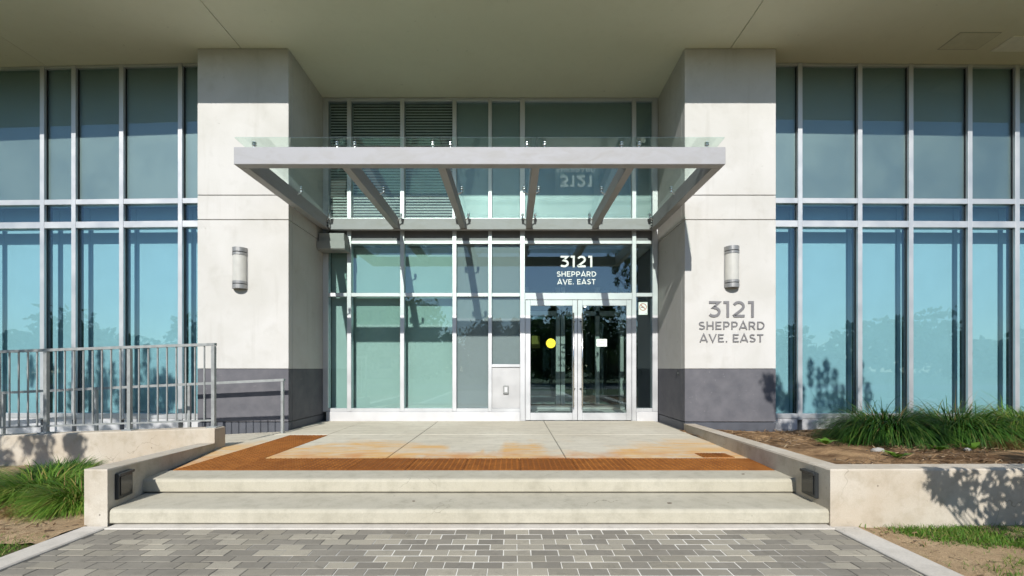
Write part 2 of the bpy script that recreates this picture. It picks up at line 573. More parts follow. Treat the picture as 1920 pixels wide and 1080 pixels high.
def cb(name, mat, parent, x0, x1, y0, y1, z0, z1, c=0.004):
    """chamfered box given in the parent's local space"""
    return MB().cbox(x0, x1, y0, y1, z0, z1, c).build(name, mat, parent, fix=False)

def arrays_mesh(name, verts, faces, mat, tint=None):
    me = bpy.data.meshes.new(name)
    nv, nf, k = len(verts), len(faces), faces.shape[1]
    me.vertices.add(nv)
    me.vertices.foreach_set("co", verts.astype(np.float32).ravel())
    me.loops.add(nf * k)
    me.loops.foreach_set("vertex_index", faces.astype(np.int32).ravel())
    me.polygons.add(nf)
    me.polygons.foreach_set("loop_start", np.arange(0, nf * k, k, dtype=np.int32))
    me.polygons.foreach_set("loop_total", np.full(nf, k, dtype=np.int32))
    if tint is not None:
        a = me.attributes.new("tint", 'FLOAT', 'POINT')
        a.data.foreach_set("value", tint.astype(np.float32))
    me.materials.append(M[mat])
    me.update(calc_edges=True)
    me.validate()
    return me

# ------------------------------------------------------------------ levels (metres, landing at z = 0)
Y_WALL = 9.13
Y_PIL = 7.69
Y_CW = 8.08
Z_SOF = 6.64
Z_GND = -0.28
XL0, XL1 = -5.466, -3.883          # left pillar
XR0, XR1 = 3.003, 4.586            # right pillar
Y_SOF = 6.32                       # outer edge of the overhang

# ------------------------------------------------------------------ setting: ground, road, walk
g = MB()
g.box(-150, 150, -220, 90, -0.9, -0.36)
tag(g.build("ground", "ground_turf"), kind="structure")
tag(MB().box(-120, 120, -22, -12.5, -0.355, -0.345).build("road", "asphalt"), kind="structure")

walk = tag(MB().box(-3.44, 2.715, -9.0, 3.73, -0.35, -0.2832).build("walkway", "joint_sand"), kind="structure")
PX, PY = 0.2026, 0.1033
paver_me = {}
def paver_mesh(w):
    k = round(w, 3)
    if k not in paver_me:
        paver_me[k] = MB().cbox(-w / 2 + .0030, w / 2 - .0030, -PY / 2 + .0030, PY / 2 - .0030, -0.05, 0, 0.0028).mesh("paver", "paver", fix=False)
    return paver_me[k]
far = MB()
far_t = []
nrow = 0
y_edge = 3.723
pav = []
while y_edge > -8.9:
    yc = y_edge - PY / 2
    k = round((3.310 - y_edge) / PY)
    ph = -0.064 + (0 if k % 2 == 0 else PX / 2)
    i0 = math.floor((-3.43 - ph) / PX)
    x = ph + i0 * PX
    while x < 2.70:
        a, b = max(x, -3.43), min(x + PX, 2.705)
        if b - a > 0.03:
            pav.append((yc, (a + b) / 2, b - a, nrow))
        x += PX
    y_edge -= PY
    nrow += 1
for yc, xc, w, r in pav:
    if r < 9:
        o = link("paver", paver_mesh(w), walk, (xc, yc, Z_GND + random.uniform(-.0022, .0018)))
        o.rotation_euler = (random.uniform(-.014, .014), random.uniform(-.01, .01), random.uniform(-.011, .011))
    else:
        n0 = len(far.v)
        zz = Z_GND + random.uniform(-.0015, .0015)
        far.cbox(xc - w / 2 + .0022, xc + w / 2 - .0022, yc - PY / 2 + .0022, yc + PY / 2 - .0022, zz - .05, zz, 0.0028)
        far_t += [random.random()] * (len(far.v) - n0)
fo = far.build("paver_field", "paver_far", walk, fix=False)
at = fo.data.attributes.new("tint", 'FLOAT', 'POINT')
at.data.foreach_set("value", np.array(far_t, dtype=np.float32))
tag(fo, kind="stuff")

# concrete edging beside the walk, and the strip in front of the steps
def edging(name, x0, x1, label):
    root = thing(name, label, "kerb", ((x0 + x1) / 2, 3.7, -0.3), 0, "concrete edgings of the walk")
    y = 3.78 - 3.7
    n = 0
    while y > -11:
        L = 1.9
        cb("edging_stone", "concrete_edge", root, -(x1 - x0) / 2, (x1 - x0) / 2, y - L + 0.006, y, -0.1, 0.03, 0.01)
        y -= L
edging("concrete_edging", -3.655, -3.445, "pale concrete edging along the left side of the brick walk")
edging("concrete_edging", 2.72, 2.945, "pale concrete edging along the right side of the brick walk")

# ------------------------------------------------------------------ landing, steps
landing = tag(MB().box(-3.95, 3.03, 4.75, 9.16, -0.3, -0.016).build("landing", "joint_dark"), kind="structure")
def slab(x0, x1, y0, y1, par=landing):
    return MB().cbox(x0, x1, y0, y1, -0.12, 0.0, 0.006).build("concrete_slab", "concrete_landing", par, fix=False)
G = 0.005
YS0 = 4.672
for a, b in ((-2.995, -1.505), (-1.505, 0.65), (0.65, 2.93)):
    slab(a + G, b - G, 5.300, 7.20 - G)
    slab(a + G, b - G, 7.20 + G, 9.10)
slab(-3.88, -2.995 - G, 7.20 + G, 9.10)
# the widening strip between iron plates and left cheek wall
MB().prism([(-3.60, 4.70), (-3.575, 4.70), (-3.575, 7.19), (-3.96, 7.19), (-3.96, 5.95)], 'z', -0.12, -0.004).build("concrete_slab", "concrete_landing", landing)

def step(par, xl, xr, y0, y1, ztop, zbot, xl1, xr1):
    """a precast step with a rounded nosing: front at y0, back at y1"""
    prof = [(y0 + 0.006, zbot), (y0, zbot + 0.008), (y0, ztop - 0.030), (y0 + 0.007, ztop - 0.012), (y0 + 0.022, ztop - 0.003), (y0 + 0.05, ztop), (y1, ztop), (y1, zbot)]
    vs = []
    for yy, zz in prof:
        tt = (yy - y0) / max(1e-6, y1 - y0)
        vs.append((xl + (xl1 - xl) * tt, yy, zz))
    n = len(vs)
    for yy, zz in prof:
        tt = (yy - y0) / max(1e-6, y1 - y0)
        vs.append((xr + (xr1 - xr) * tt, yy, zz))
    m = MB()
    m.add(vs, [tuple(range(n)), tuple(range(n, 2 * n))[::-1]] + [(i, n + i, n + (i + 1) % n, (i + 1) % n) for i in range(n)])
    return m.build("step", "concrete_step", par)
steps = thing("concrete_steps", "two broad weathered concrete steps below the rusty strip", "steps", (0, 0, 0))
step(steps, -3.468, 2.732, 3.816, 4.45, -0.140, -0.262, -3.60, 2.79)
step(steps, -3.60, 2.785, 4.310, YS0 - 0.002, 0.0, -0.128, -3.66, 2.80)
MB().box(-3.46, 2.72, 3.86, 4.40, -0.30, -0.262).build("footing", "joint_dark", steps)
MB().box(-3.58, 2.75, 4.35, 4.62, -0.139, -0.128).build("shadow_gap", "joint_dark", steps)
tag(MB().cbox(-3.44, 2.73, 3.728, 3.858, -0.35, -0.272, 0.006).build("concrete_strip", "concrete_edge", None, fix=False),
    "narrow pale concrete strip between brick walk and lowest step", "kerb")

# rusty cast-iron tactile plates
tact = thing("tactile_paving", "rust orange iron tactile plates with domes edging the landing", "tactile paving", (0, 0, 0))
PL = 0.61
dome = MB()
pit = PL / 10
for i in range(10):
    for j in range(10):
        x, y = (i + .5) * pit - PL / 2, (j + .5) * pit - PL / 2
        ring0 = [(x + .013 * cos(a), y + .013 * sin(a), 0.0) for a in np.arange(6) * pi / 3]
        ring1 = [(x + .008 * cos(a), y + .008 * sin(a), 0.006) for a in np.arange(6) * pi / 3]
        dome.add(ring0 + ring1, [(q, (q + 1) % 6, 6 + (q + 1) % 6, 6 + q) for q in range(6)] + [(6, 7, 8, 9, 10, 11)])
dome_me = dome.mesh("dome", "rust")
plate_me = MB().cbox(-PL / 2 + .0015, PL / 2 - .0015, -PL / 2 + .0015, PL / 2 - .0015, -0.03, 0, 0.002).mesh("plate", "rust", fix=False)
def plate(x, y):
    pl = link("plate", plate_me, tact, (x, y, 0.004 + random.uniform(-.001, .001)))
    pl.rotation_euler = (random.uniform(-.002, .002), random.uniform(-.002, .002), 0)
    d = link("dome_field", dome_me, pl, (0, 0, 0.0))
    tag(d, kind="stuff")
x = -3.57 + PL / 2
while x < 2.83 - PL / 2 + 0.02:
    plate(x, YS0 + PL / 2 + .004)
    x += PL
# last piece cut to length against the right kerb
xa = x - PL / 2
if 2.83 - xa > 0.05:
    last = MB().prism([(xa + .002, YS0 + .006), (2.775, YS0 + .006), (2.83, YS0 + PL), (xa + .002, YS0 + PL)], 'z', -.02, .004).build("plate", "rust", tact)
for k in range(3):
    plate(-3.57 + PL / 2, YS0 + PL * 1.5 + k * PL + .004)
tactile_end = YS0 + 4 * PL

drain = thing("drain_cover", "small square rusty drain grate beside the right kerb", "drain", (2.50, 5.47, 0.004))
cb("frame", "rust", drain, -.19, .19, -.13, .13, -.03, 0.002, .002)
for k in range(9):
    cb("bar", "rust", drain, -.165 + k * .037, -.142 + k * .037, -.11, .11, 0.002, 0.007, .001)

# ------------------------------------------------------------------ cheek wall, ramp, planter walls
def wall_block(name, par, foot, zb, tops, mat):
    """foot: 4 corner points (x,y) CCW, tops: z at each corner; small arris chamfer at the top"""
    cx = sum(q[0] for q in foot) / 4
    cy = sum(q[1] for q in foot) / 4
    c = 0.012
    def inset(q):
        dx, dy = cx - q[0], cy - q[1]
        return (q[0] + math.copysign(c, dx), q[1] + math.copysign(c, dy))
    vs = [(q[0], q[1], zb) for q in foot] + [(q[0], q[1], z - c) for q, z in zip(foot, tops)] + [(*inset(q), z) for q, z in zip(foot, tops)]
    fs = [(3, 2, 1, 0), (8, 9, 10, 11)]
    for i in range(4):
        j = (i + 1) % 4
        fs += [(i, j, 4 + j, 4 + i), (4 + i, 4 + j, 8 + j, 8 + i)]
    return MB().add(vs, fs).build(name, mat, par)
o = wall_block("cheek_wall", None, [(-3.682, 3.81), (-3.482, 3.81), (-3.955, 5.895), (-4.16, 5.895)], -0.36, [0.206, 0.206, 0.085, 0.085], "concrete_wall")
tag(o, "low concrete cheek wall left of the steps, sloping back", "wall")
RW_Y0, RW_Y1 = 5.90, 6.12
SL = 0.035
o = wall_block("ramp_wall", None, [(-11.0, RW_Y0), (-3.965, RW_Y0), (-3.965, RW_Y1), (-11.0, RW_Y1)], -0.5, [0.279 - 7.03 * SL, 0.279, 0.279, 0.279 - 7.03 * SL], "concrete_wall")
tag(o, "stained concrete ramp wall carrying the tall grey railing", "wall")
ramp = tag(MB().add([(-3.97, RW_Y1, -.02), (-3.97, 7.19, -.02), (-3.97, 8.1, -.02), (-11, 8.1, -.36), (-11, 7.19, -.36), (-11, RW_Y1, -.36)],
                    [(0, 1, 2, 3, 4, 5)]).build("ramp", "concrete_landing"), kind="structure")
right_inner = MB()
o = wall_block("planter_side_wall", None, [(2.745, 4.018), (2.96, 4.018), (3.16, 7.63), (2.965, 7.63)], -0.36, [0.205, 0.205, 0.125, 0.125], "concrete_wall")
tag(o, "low concrete planter kerb running back beside the landing to the pillar", "wall")
o = wall_block("planter_front_wall", None, [(2.732, 3.80), (12.0, 3.80), (12.0, 4.015), (2.744, 4.015)], -0.36, [0.21, 0.23, 0.23, 0.21], "concrete_wall")
tag(o, "long beige concrete planter wall facing the lawn, dappled with leaf shadow", "wall")

# recessed step lights
def step_light(name, label, px, py, pz, rz):
    r = thing(name, label, "step light", (px, py, pz), rz, "step lights in the side walls")
    cb("housing", "dark_metal", r, -0.005, 0.03, -0.105, 0.105, -0.115, 0.115, .006)
    cb("lens", "lens_black", r, 0.03, 0.036, -0.08, 0.08, -0.085, 0.085, .003)
    cb("hood", "dark_metal", r, 0.03, 0.046, -0.105, 0.105, 0.088, 0.113, .003)
ang = atan2(0.473, 2.085)
step_light("step_light", "square black step light in the left cheek wall", -3.528, 4.005, 0.03, ang)
step_light("step_light", "square black step light in the right planter kerb", 2.7465, 4.06, 0.025, pi - 0.05)

# ------------------------------------------------------------------ building shell: overhang, core, lobby
bld = thing("building", "broad olive-grey soffit of the overhanging storey above the entrance", "building", (0, 6.32, 0))
def bpart(name, mat, x0, x1, y0, y1, z0, z1, c=.004):
    return cb(name, mat, bld, x0, x1, y0 - 6.32, y1 - 6.32, z0, z1, c)
xs = [-16.3, -12.43, -8.57, -4.71, 3.80, 12.3, 16.5]
for a, b in zip(xs[:-1], xs[1:]):
    bpart("soffit_panel", "soffit_stucco", a + .006, b - .006, Y_SOF, 9.4, Z_SOF, Z_SOF + .06, .003)
bpart("overhang", "fascia", -16.3, 16.5, Y_SOF + .03, 17, Z_SOF + .056, 14.0)
bpart("fascia", "fascia", -16.3, 16.5, Y_SOF - .02, Y_SOF + .026, Z_SOF + .02, 14.0)
h = bpart("access_hatch", "hatch_paint", 7.43, 8.09, 7.335, 7.705, Z_SOF - .012, Z_SOF - .001, .003)
MB().box(7.414, 8.106, 7.319 - 6.32, 7.721 - 6.32, Z_SOF - .006, Z_SOF - .0005).build("hatch_rim", "hatch_trim", bld)
bpart("ceiling_light", "light_panel", 8.38, 9.05, 7.40, 7.75, Z_SOF - .02, Z_SOF - .001, .004)
bpart("core_light_block", "interior_dark", -16.3, XL1 - .02, 8.75, 17, -0.5, Z_SOF)  # solid core blocks, added to stop light leaking in behind the glass
bpart("core_light_block", "interior_dark", XR0 + .02, 16.5, 8.75, 17, -0.5, Z_SOF)
bpart("core_light_block", "interior_wall", XL1 - .018, 0.12, 9.45, 17, -0.5, Z_SOF)
bpart("core_light_block", "interior_wall", 0.122, XR0 + .018, 9.50, 17, 3.75, Z_SOF)
bpart("lobby_floor", "interior_floor", 0.122, XR0 + .018, 9.2, 17, -0.3, 0.0)
bpart("rear_wall", "interior_dark", -16.3, 16.5, 17.01, 17.3, -0.5, 14)

# ------------------------------------------------------------------ pillars
def pillar(label, x0, x1, wall_side):
    root = thing("entrance_pillar", label, "pillar", ((x0 + x1) / 2, Y_PIL, 0), 0, "pillars flanking the entrance")
    hw = (x1 - x0) / 2
    D = Y_WALL + 0.10 - Y_PIL
    T, g = 0.035, 0.006
    cb("core", "joint_dark", root, -hw + T - .006, hw - T + .006, T - .006, D, -0.3, Z_SOF - .002, .002)
    rows_f = [(-0.30, 0.138, "plinth_dark"), (0.15, 1.066, "render_dark"), (1.072, 3.655, "render_pale"), (3.667, 4.08, "render_pale"), (4.092, Z_SOF - .004, "render_pale")]
    rows_s = [(-0.30, 0.138, "plinth_dark"), (0.15, 1.066, "render_dark"), (1.072, 3.655, "render_pale"), (3.667, Z_SOF - .004, "render_pale")]
    for a, b, m in rows_f:
        cb("cladding_panel", m, root, -hw, hw, 0.004 if m == "plinth_dark" else 0, T, a, b, .006)
    for s in (-1, 1):
        for a, b, m in rows_s:
            xa, xb = (hw - T, hw - (.004 if m == "plinth_dark" else 0)) if s > 0 else (-hw + (.004 if m == "plinth_dark" else 0), -hw + T)
            cb("cladding_panel", m, root, xa, xb, T + .0005, 0.125, a, b, .002)
            cb("cladding_panel", m, root, xa, xb, 0.137, D, a, b, .002)
    return root
pillar("pale rendered pillar left of the entrance with dark base", XL0, XL1, 1)
pillar("pale rendered pillar right of the entrance bearing the grey address", XR0, XR1, -1)
# loose keypad plate on the right pillar's reveal
kp = thing("keypad_plate", "tiny black plate on the inner face of the right pillar", "keypad", (3.003, 7.98, 1.0))
cb("plate", "dark_metal", kp, -.012, 0, -.03, .03, -.05, .05, .002)
cb("button", "housing_grey", kp, -.016, -.012, -.012, .012, -.02, .01, .001)

# wall lamps
def wall_lamp(label, x, z0, z1):
    r = thing("wall_lamp", label, "wall lamp", (x, Y_PIL, z0), 0, "half-round wall lamps on the pillars")
    H = z1 - z0
    R = 0.124
    def half(rad, dp=0.13, n=14):
        return [(rad * cos(pi + pi * i / n), dp * (rad / R) * sin(pi + pi * i / n)) for i in range(n + 1)]
    def seg(name, mat, a, b, rad):
        return MB().prism(half(rad), 'z', a, b).build(name, mat, r)
    cb("back_plate", "lamp_metal", r, -R - .006, R + .006, -0.006, 0, 0.0, H, .002)
    seg("diffuser", "opal", 0.13, H - .13, R - .006)
    for a, b in ((0.0, 0.072), (0.086, 0.128), (H - .128, H - .086), (H - .072, H)):
        seg("band", "lamp_metal", a, b, R)
    seg("groove", "recess_black", 0.07, 0.088, R - .012)
    seg("groove", "recess_black", H - .088, H - .07, R - .012)
    return r
wall_lamp("half-round grey and opal wall lamp on the left pillar", -4.716, 2.455, 3.16)
wall_lamp("half-round grey and opal wall lamp above the address on the right pillar", 3.812, 2.475, 3.185)

# ------------------------------------------------------------------ lettering drawn as strokes
def arc(cx, cy, rx, ry, a0, a1, n=10):
    return [(cx + rx * cos(radians(a0 + (a1 - a0) * i / n)), cy + ry * sin(radians(a0 + (a1 - a0) * i / n))) for i in range(n + 1)]
S = 0.085      # half stroke inset
GL = {
    '3': (0.70, [[(0.06, 1 - S), (0.60, 1 - S), (0.30, 0.61), (0.34, 0.61)] + arc(0.34, 0.335, 0.27, 0.25, 82, -90, 12) + arc(0.30, 0.335, 0.26, 0.25, -100, -142, 4)]),
    '1': (0.42, [[(0.04, 1 - S), (0.27, 1 - S), (0.27, 0)]]),
    '2': (0.72, [arc(0.34, 0.665, 0.26, 0.25, 158, -28, 12) + [(0.50, 0.47), (0.10, S + .03), (0.12, S), (0.66, S)]]),
    'S': (0.70, [arc(0.355, 0.715, 0.245, 0.20, 38, 180, 8) + arc(0.355, 0.715, 0.245, 0.20, 180, 255, 4) + [(0.44, 0.475)] + arc(0.355, 0.285, 0.26, 0.20, 68, -90, 8) + arc(0.32, 0.285, 0.28, 0.20, -95, -142, 4)]),
    'H': (0.82, [[(S + .02, 0), (S + .02, 1)], [(0.80 - S - .02, 0), (0.80 - S - .02, 1)], [(S + .1, 0.5), (0.62, 0.5)]]),
    'E': (0.70, [[(0.66, S), (S + .02, S), (S + .02, 1 - S), (0.65, 1 - S)], [(S + .1, 0.5), (0.58, 0.5)]]),
    'P': (0.74, [[(S + .02, 0), (S + .02, 1 - S), (0.40, 1 - S)] + arc(0.40, 0.655, 0.235, 0.26, 85, -90, 9) + [(S + .1, 0.395)]]),
    'A': (0.86, [[(0.05, 0), (0.425, 0.985), (0.80, 0)], [(0.2, 0.25), (0.65, 0.25)]]),
    'R': (0.78, [[(S + .02, 0), (S + .02, 1 - S), (0.41, 1 - S)] + arc(0.41, 0.675, 0.235, 0.24, 85, -90, 9) + [(S + .1, 0.435)], [(0.40, 0.43), (0.67, 0)]]),
    'D': (0.82, [[(S + .02, S), (S + .02, 1 - S), (0.36, 1 - S)] + arc(0.36, 0.5, 0.365, 0.415, 85, -85, 14) + [(0.36, S), (S + .02, S)]]),
    'V': (0.84, [[(0.05, 1), (0.42, 0.015), (0.79, 1)]]),
    'T': (0.72, [[(0.03, 1 - S), (0.69, 1 - S)], [(0.36, 1 - S), (0.36, 0)]]),
    'C': (0.78, [arc(0.44, 0.5, 0.36, 0.415, 45, 315, 16)]),
    'U': (0.80, [[(S + .02, 1), (S + .02, 0.4)] + arc(0.4, 0.38, 0.295, 0.295, 180, 360, 10) + [(0.695, 1)]]),
    'I': (0.26, [[(0.13, 0), (0.13, 1)]]),
    'O': (0.92, [arc(0.46, 0.5, 0.375, 0.415, 0, 360, 22)]),
    'N': (0.84, [[(S + .02, 0), (S + .02, 1), (0.735, 0), (0.735, 1)]]),
    '.': (0.26, [[(0.13, 0), (0.13, 0.16)]]),
    ' ': (0.30, []),
    'M': (0.94, [[(S + .02, 0), (S + .02, 1), (0.47, 0.35), (0.835, 1), (0.835, 0)]]),
    'K': (0.80, [[(S + .02, 0), (S + .02, 1)], [(0.72, 1), (0.16, 0.42)], [(0.34, 0.58), (0.74, 0)]]),
    'G': (0.86, [arc(0.44, 0.5, 0.36, 0.415, 45, 330, 16) + [(0.76, 0.46), (0.46, 0.46)]]),
}
def stroke(mb, pts, hw, thick, zoff):
    """2-D polyline to a solid ribbon in the x-z plane, front face towards -y"""
    q = [pts[0]]
    for p_ in pts[1:]:
        if (p_[0] - q[-1][0]) ** 2 + (p_[1] - q[-1][1]) ** 2 > 1e-5:
            q.append(p_)
    n = len(q)
    L, R = [], []
    for i in range(n):
        a = Vector(q[i]) - Vector(q[i - 1]) if i > 0 else None
        b = Vector(q[i + 1]) - Vector(q[i]) if i < n - 1 else None
        a = a.normalized() if a else b.normalized()
        b = b.normalized() if b else a
        na, nb = Vector((-a.y, a.x)), Vector((-b.y, b.x))
        m = na + nb
        m = m.normalized() if m.length > 1e-4 else na
        k = min(1 / max(0.35, m.dot(na)), 2.2)
        L.append(Vector(q[i]) + m * hw * k)
        R.append(Vector(q[i]) - m * hw * k)
    vs = [(p_.x, -thick - zoff, p_.y) for p_ in L] + [(p_.x, -thick - zoff, p_.y) for p_ in R] + [(p_.x, 0, p_.y) for p_ in L] + [(p_.x, 0, p_.y) for p_ in R]
    fs = []
    for i in range(n - 1):
        fs += [(i, i + 1, n + i + 1, n + i), (2 * n + i, 3 * n + i, 3 * n + i + 1, 2 * n + i + 1),
               (i, 2 * n + i, 2 * n + i + 1, i + 1), (n + i, n + i + 1, 3 * n + i + 1, 3 * n + i)]
    fs += [(0, n, 3 * n, 2 * n), (n - 1, 3 * n - 1, 4 * n - 1, 2 * n - 1)]
    mb.add(vs, fs)

def text_line(par, txt, cx, zb, width, cap, mat, thick, name="letter", weight=0.085, gap=0.10):
    tot = sum(GL[ch][0] + gap for ch in txt) - gap
    sx = width / tot
    x = cx - width / 2
    for ch in txt:
        adv, st = GL[ch]
        if st:
            m = MB()
            for k, s_ in enumerate(st):
                stroke(m, [(p_[0] * sx, p_[1] * cap) for p_ in s_], weight * cap, thick, k * min(0.0006, thick * .3))
            o = m.build(name, mat, par)
            o.location = (x, 0, zb)
        x += (adv + gap) * sx

sg = thing("address_lettering", "grey raised address letters fixed to the right pillar", "sign", (3.812, Y_PIL - .001, 1.5), 0, "address letterings")
text_line(sg, "3121", 0, 1.963 - 1.5, 0.82, 0.285, "letter_grey", 0.012, weight=.078)
text_line(sg, "SHEPPARD", 0, 1.750 - 1.5, 1.15, 0.142, "letter_grey", 0.012, weight=.075)
text_line(sg, "AVE. EAST", 0, 1.532 - 1.5, 1.11, 0.142, "letter_grey", 0.012, weight=.075)

# ------------------------------------------------------------------ curtain walls at either side
Z_T1, Z_T2, Z_SILL = 4.13, 3.71, 0.21
def curtain_wall(label, origin, rz, mull, end_near, sgn):
    """mull: |local x| of the mullions counted outward from the pillar; sgn is the direction along x"""
    r = thing("curtain_wall", label, "curtain wall", origin, rz, "glazed curtain walls beside the pillars")
    W = 0.082
    xs_ = [sgn * m for m in mull]
    lim = [0.0] + xs_
    far_x = xs_[-1]
    lo, hi = min(0.0, far_x), max(0.0, far_x)
    for x in xs_:
        cb("mullion", "aluminium", r, x - W / 2, x + W / 2, -0.045, 0.11, 0.14, Z_SOF - .004, .004)
        cb("recess_black", "recess_black", r, x - W / 2 - .006, x + W / 2 + .006, 0.001, 0.105, 0.15, Z_SOF - .01, .001)  # black sleeve puts the shade on the mullion return into the colour
    for a, b in zip(lim[:-1], lim[1:]):
        a, b = min(a, b), max(a, b)
        xa = a + (W / 2 + .0004 if a != 0 else 0.002)
        xb = b - (W / 2 + .0004 if b != 0 else 0.002)
        for z, hgt in ((Z_T1, .096), (Z_T2, .118), (Z_SILL, .09)):
            cb("transom", "aluminium", r, xa, xb, -0.040, 0.107, z - hgt / 2, z + hgt / 2, .004)
        cb("head_frame", "aluminium", r, xa, xb, -0.036, 0.10, Z_SOF - .05, Z_SOF - .005, .003)
        for z0, z1, gm in ((Z_SILL + .046, Z_T2 - .06, "glass_blue"), (Z_T2 + .06, Z_T1 - .049, "glass_blue"), (Z_T1 + .049, Z_SOF - .051, "glass_spandrel")):
            cb("pane", gm, r, xa + .001, xb - .001, 0.010, 0.020, z0, z1, .001)
        cb("spandrel_panel", "spandrel_back", r, xa + .001, xb - .001, 0.030, 0.060, Z_T1 + .049, Z_SOF - .051, .002)
        cb("sill_panel", "aluminium_sill", r, xa + .001, xb - .001, -0.03, 0.1, -0.45, Z_SILL - .047, .004)
        cb("roller_blind", "blind_white", r, a + .004, b - .004, 0.268, 0.274, Z_SILL + .0, Z_T1 - .02, .001)
    cb("ceiling_box", "interior_wall", r, lo, hi, 0.112, 0.6, Z_T1 - .015, Z_T1 + .04, .002)
    cb("floor_box", "interior_wall", r, lo, hi, 0.112, 0.6, -0.3, Z_SILL - .05, .002)
    return r
cwl = curtain_wall("tall blue glass wall left of the left pillar, behind the railing", (XL0, Y_CW, 0), radians(-1.7),
             [0.574, 1.674, 2.574, 3.17, 4.27, 5.17, 6.27, 7.37], XL0, -1)
cwr = curtain_wall("tall blue glass wall right of the right pillar, behind the planted bed", (XR1, Y_CW, 0), radians(0.7),
             [0.654, 1.754, 2.694, 3.784, 4.66, 5.76, 6.7, 7.8], XR1, 1)

# ------------------------------------------------------------------ entrance glazing
gz = thing("entrance_glazing", "aluminium framed glass wall around the entrance doors, between the pillars", "glazing", (0, Y_WALL, 0))
MX = [-3.828, -3.344, -2.255, -1.1825, -0.451, 0.2145, 2.508, 2.937]
MW = [0.11, .085, .085, .085, .075, .10, .085, .11]
Z = dict(base=0.0, bot=0.228, mid=2.593, top=3.67, cap=4.14, head=6.60)
for i, (x, w) in enumerate(zip(MX, MW)):
    zb = 0.001 if i in (5, 6) else 0.19
    cb("mullion", "aluminium", gz, x - w / 2, x + w / 2, -0.05, 0.10, zb, Z_SOF - .006, .004)
cols = [(MX[i] + MW[i] / 2, MX[i + 1] - MW[i + 1] / 2) for i in range(7)]
def gp(name, mat, c, y0, y1, z0, z1, ch=.003, ins=0.0005):
    return cb(name, mat, gz, cols[c][0] + ins, cols[c][1] - ins, y0, y1, z0, z1, ch)
for c in range(7):
    gp("head_frame", "aluminium", c, -.045, .09, Z['head'] - .03, Z_SOF - .008)
    gp("transom", "aluminium", c, -.045, .09, Z['cap'] - .03, Z['cap'] + .03)
    gp("transom", "aluminium", c, -.047, .09, Z['top'] - .035, Z['top'] + .03)
    gp("transom", "aluminium", c, -.047, .09, Z['mid'] - .04 if c != 5 else 2.49, Z['mid'] + .035)
    gp("fascia_panel", "strip_grey", c, -.008, .06, Z['top'] + .031, Z['cap'] - .031)
    if c != 5:
        gp("transom", "aluminium", c, -.047, .09, Z['bot'] - .04, Z['bot'] + .03)
    # upper storey
    up0, up1 = Z['cap'] + .031, Z['head'] - .031
    gp("pane", "glass_spandrel", c, .008, .018, up0, up1, .001)
    if c < 3:
        lv = MB()
        zz = up0 + .02
        a, b = cols[c][0] + .002, cols[c][1] - .002
        while zz < up1 - .03:
            lv.add([(a, .050, zz), (b, .050, zz), (b, .064, zz + .032), (a, .064, zz + .032), (a, .053, zz - .002), (b, .053, zz - .002), (b, .067, zz + .030), (a, .067, zz + .030)],
                   [(0, 1, 2, 3), (7, 6, 5, 4), (0, 4, 5, 1), (3, 2, 6, 7)])
            zz += .058
        tag(lv.build("louvre", "louvre_white", gz), kind="stuff")
        gp("louvre_backing", "louvre_back", c, .10, .13, up0, up1)
    else:
        gp("spandrel_panel", "spandrel_back", c, .032, .06, up0, up1)
    # middle row
    m0, m1 = Z['mid'] + .036, Z['top'] - .036
    l0, l1 = Z['bot'] + .031, Z['mid'] - .041
    if c < 3:
        gp("pane", "glass_green", c, .008, .018, m0, m1, .001)
        gp("pane", "glass_green", c, .008, .018, l0, l1, .001)
    elif c in (3, 4):
        gp("pane", "glass_spandrel", c, .008, .018, m0, m1, .001)
        gp("spandrel_panel", "spandrel_grey", c, .030, .06, m0, m1)
        if c == 4:
            gp("transom", "aluminium", c, -.046, .09, 1.105, 1.165)
            gp("metal_panel", "panel_metal", c, -.02, .05, l0, 1.104)
            l0 = 1.166
        gp("pane", "glass_spandrel", c, .008, .018, l0, l1, .001)
        gp("spandrel_panel", "spandrel_grey", c, .030, .06, l0, l1)
    elif c == 5:
        gp("pane", "glass_clear", c, .008, .018, m0, m1, .001)
    else:
        gp("pane", "glass_clear", c, .008, .018, m0, m1, .001)
        gp("pane", "glass_clear", c, .008, .018, l0, l1, .001)
for a, b in ((cols[0][0], cols[0][1] + .03), (cols[1][0], cols[1][1]), (cols[2][0], cols[2][1])):
    cb("roller_blind", "blind_white", gz, a - .02, b + .02, .19, .196, .10, 3.62, .001)
cb("blind_ceiling", "interior_wall", gz, MX[0], MX[3], .105, .30, 3.63, 3.68, .002)
cb("blind_floor", "interior_wall", gz, MX[0], MX[3], .105, .30, 0.0, 0.10, .002)
cb("blind_side", "interior_wall", gz, MX[3] - .03, MX[3] + .03, .105, .30, .10, 3.62, .002)
cb("kick_panel", "aluminium_sill", gz, MX[0] + .02, MX[5] - MW[5] / 2 - .001, -0.066, 0.05, -0.016, Z['bot'] - .041, .006)
cb("kick_panel", "aluminium_sill", gz, MX[6] + MW[6] / 2 + .001, MX[7] + .05, -0.066, 0.05, -0.016, Z['bot'] - .041, .006)
# door frame jambs and threshold
cb("door_jamb", "aluminium", gz, cols[5][0] + .0005, cols[5][0] + .012, -.045, .09, .002, 2.489, .002)
cb("door_jamb", "aluminium", gz, cols[5][1] - .012, cols[5][1] - .0005, -.045, .09, .002, 2.489, .002)
cb("threshold", "stainless", gz, cols[5][0], cols[5][1], -.06, .10, -.01, .006, .002)

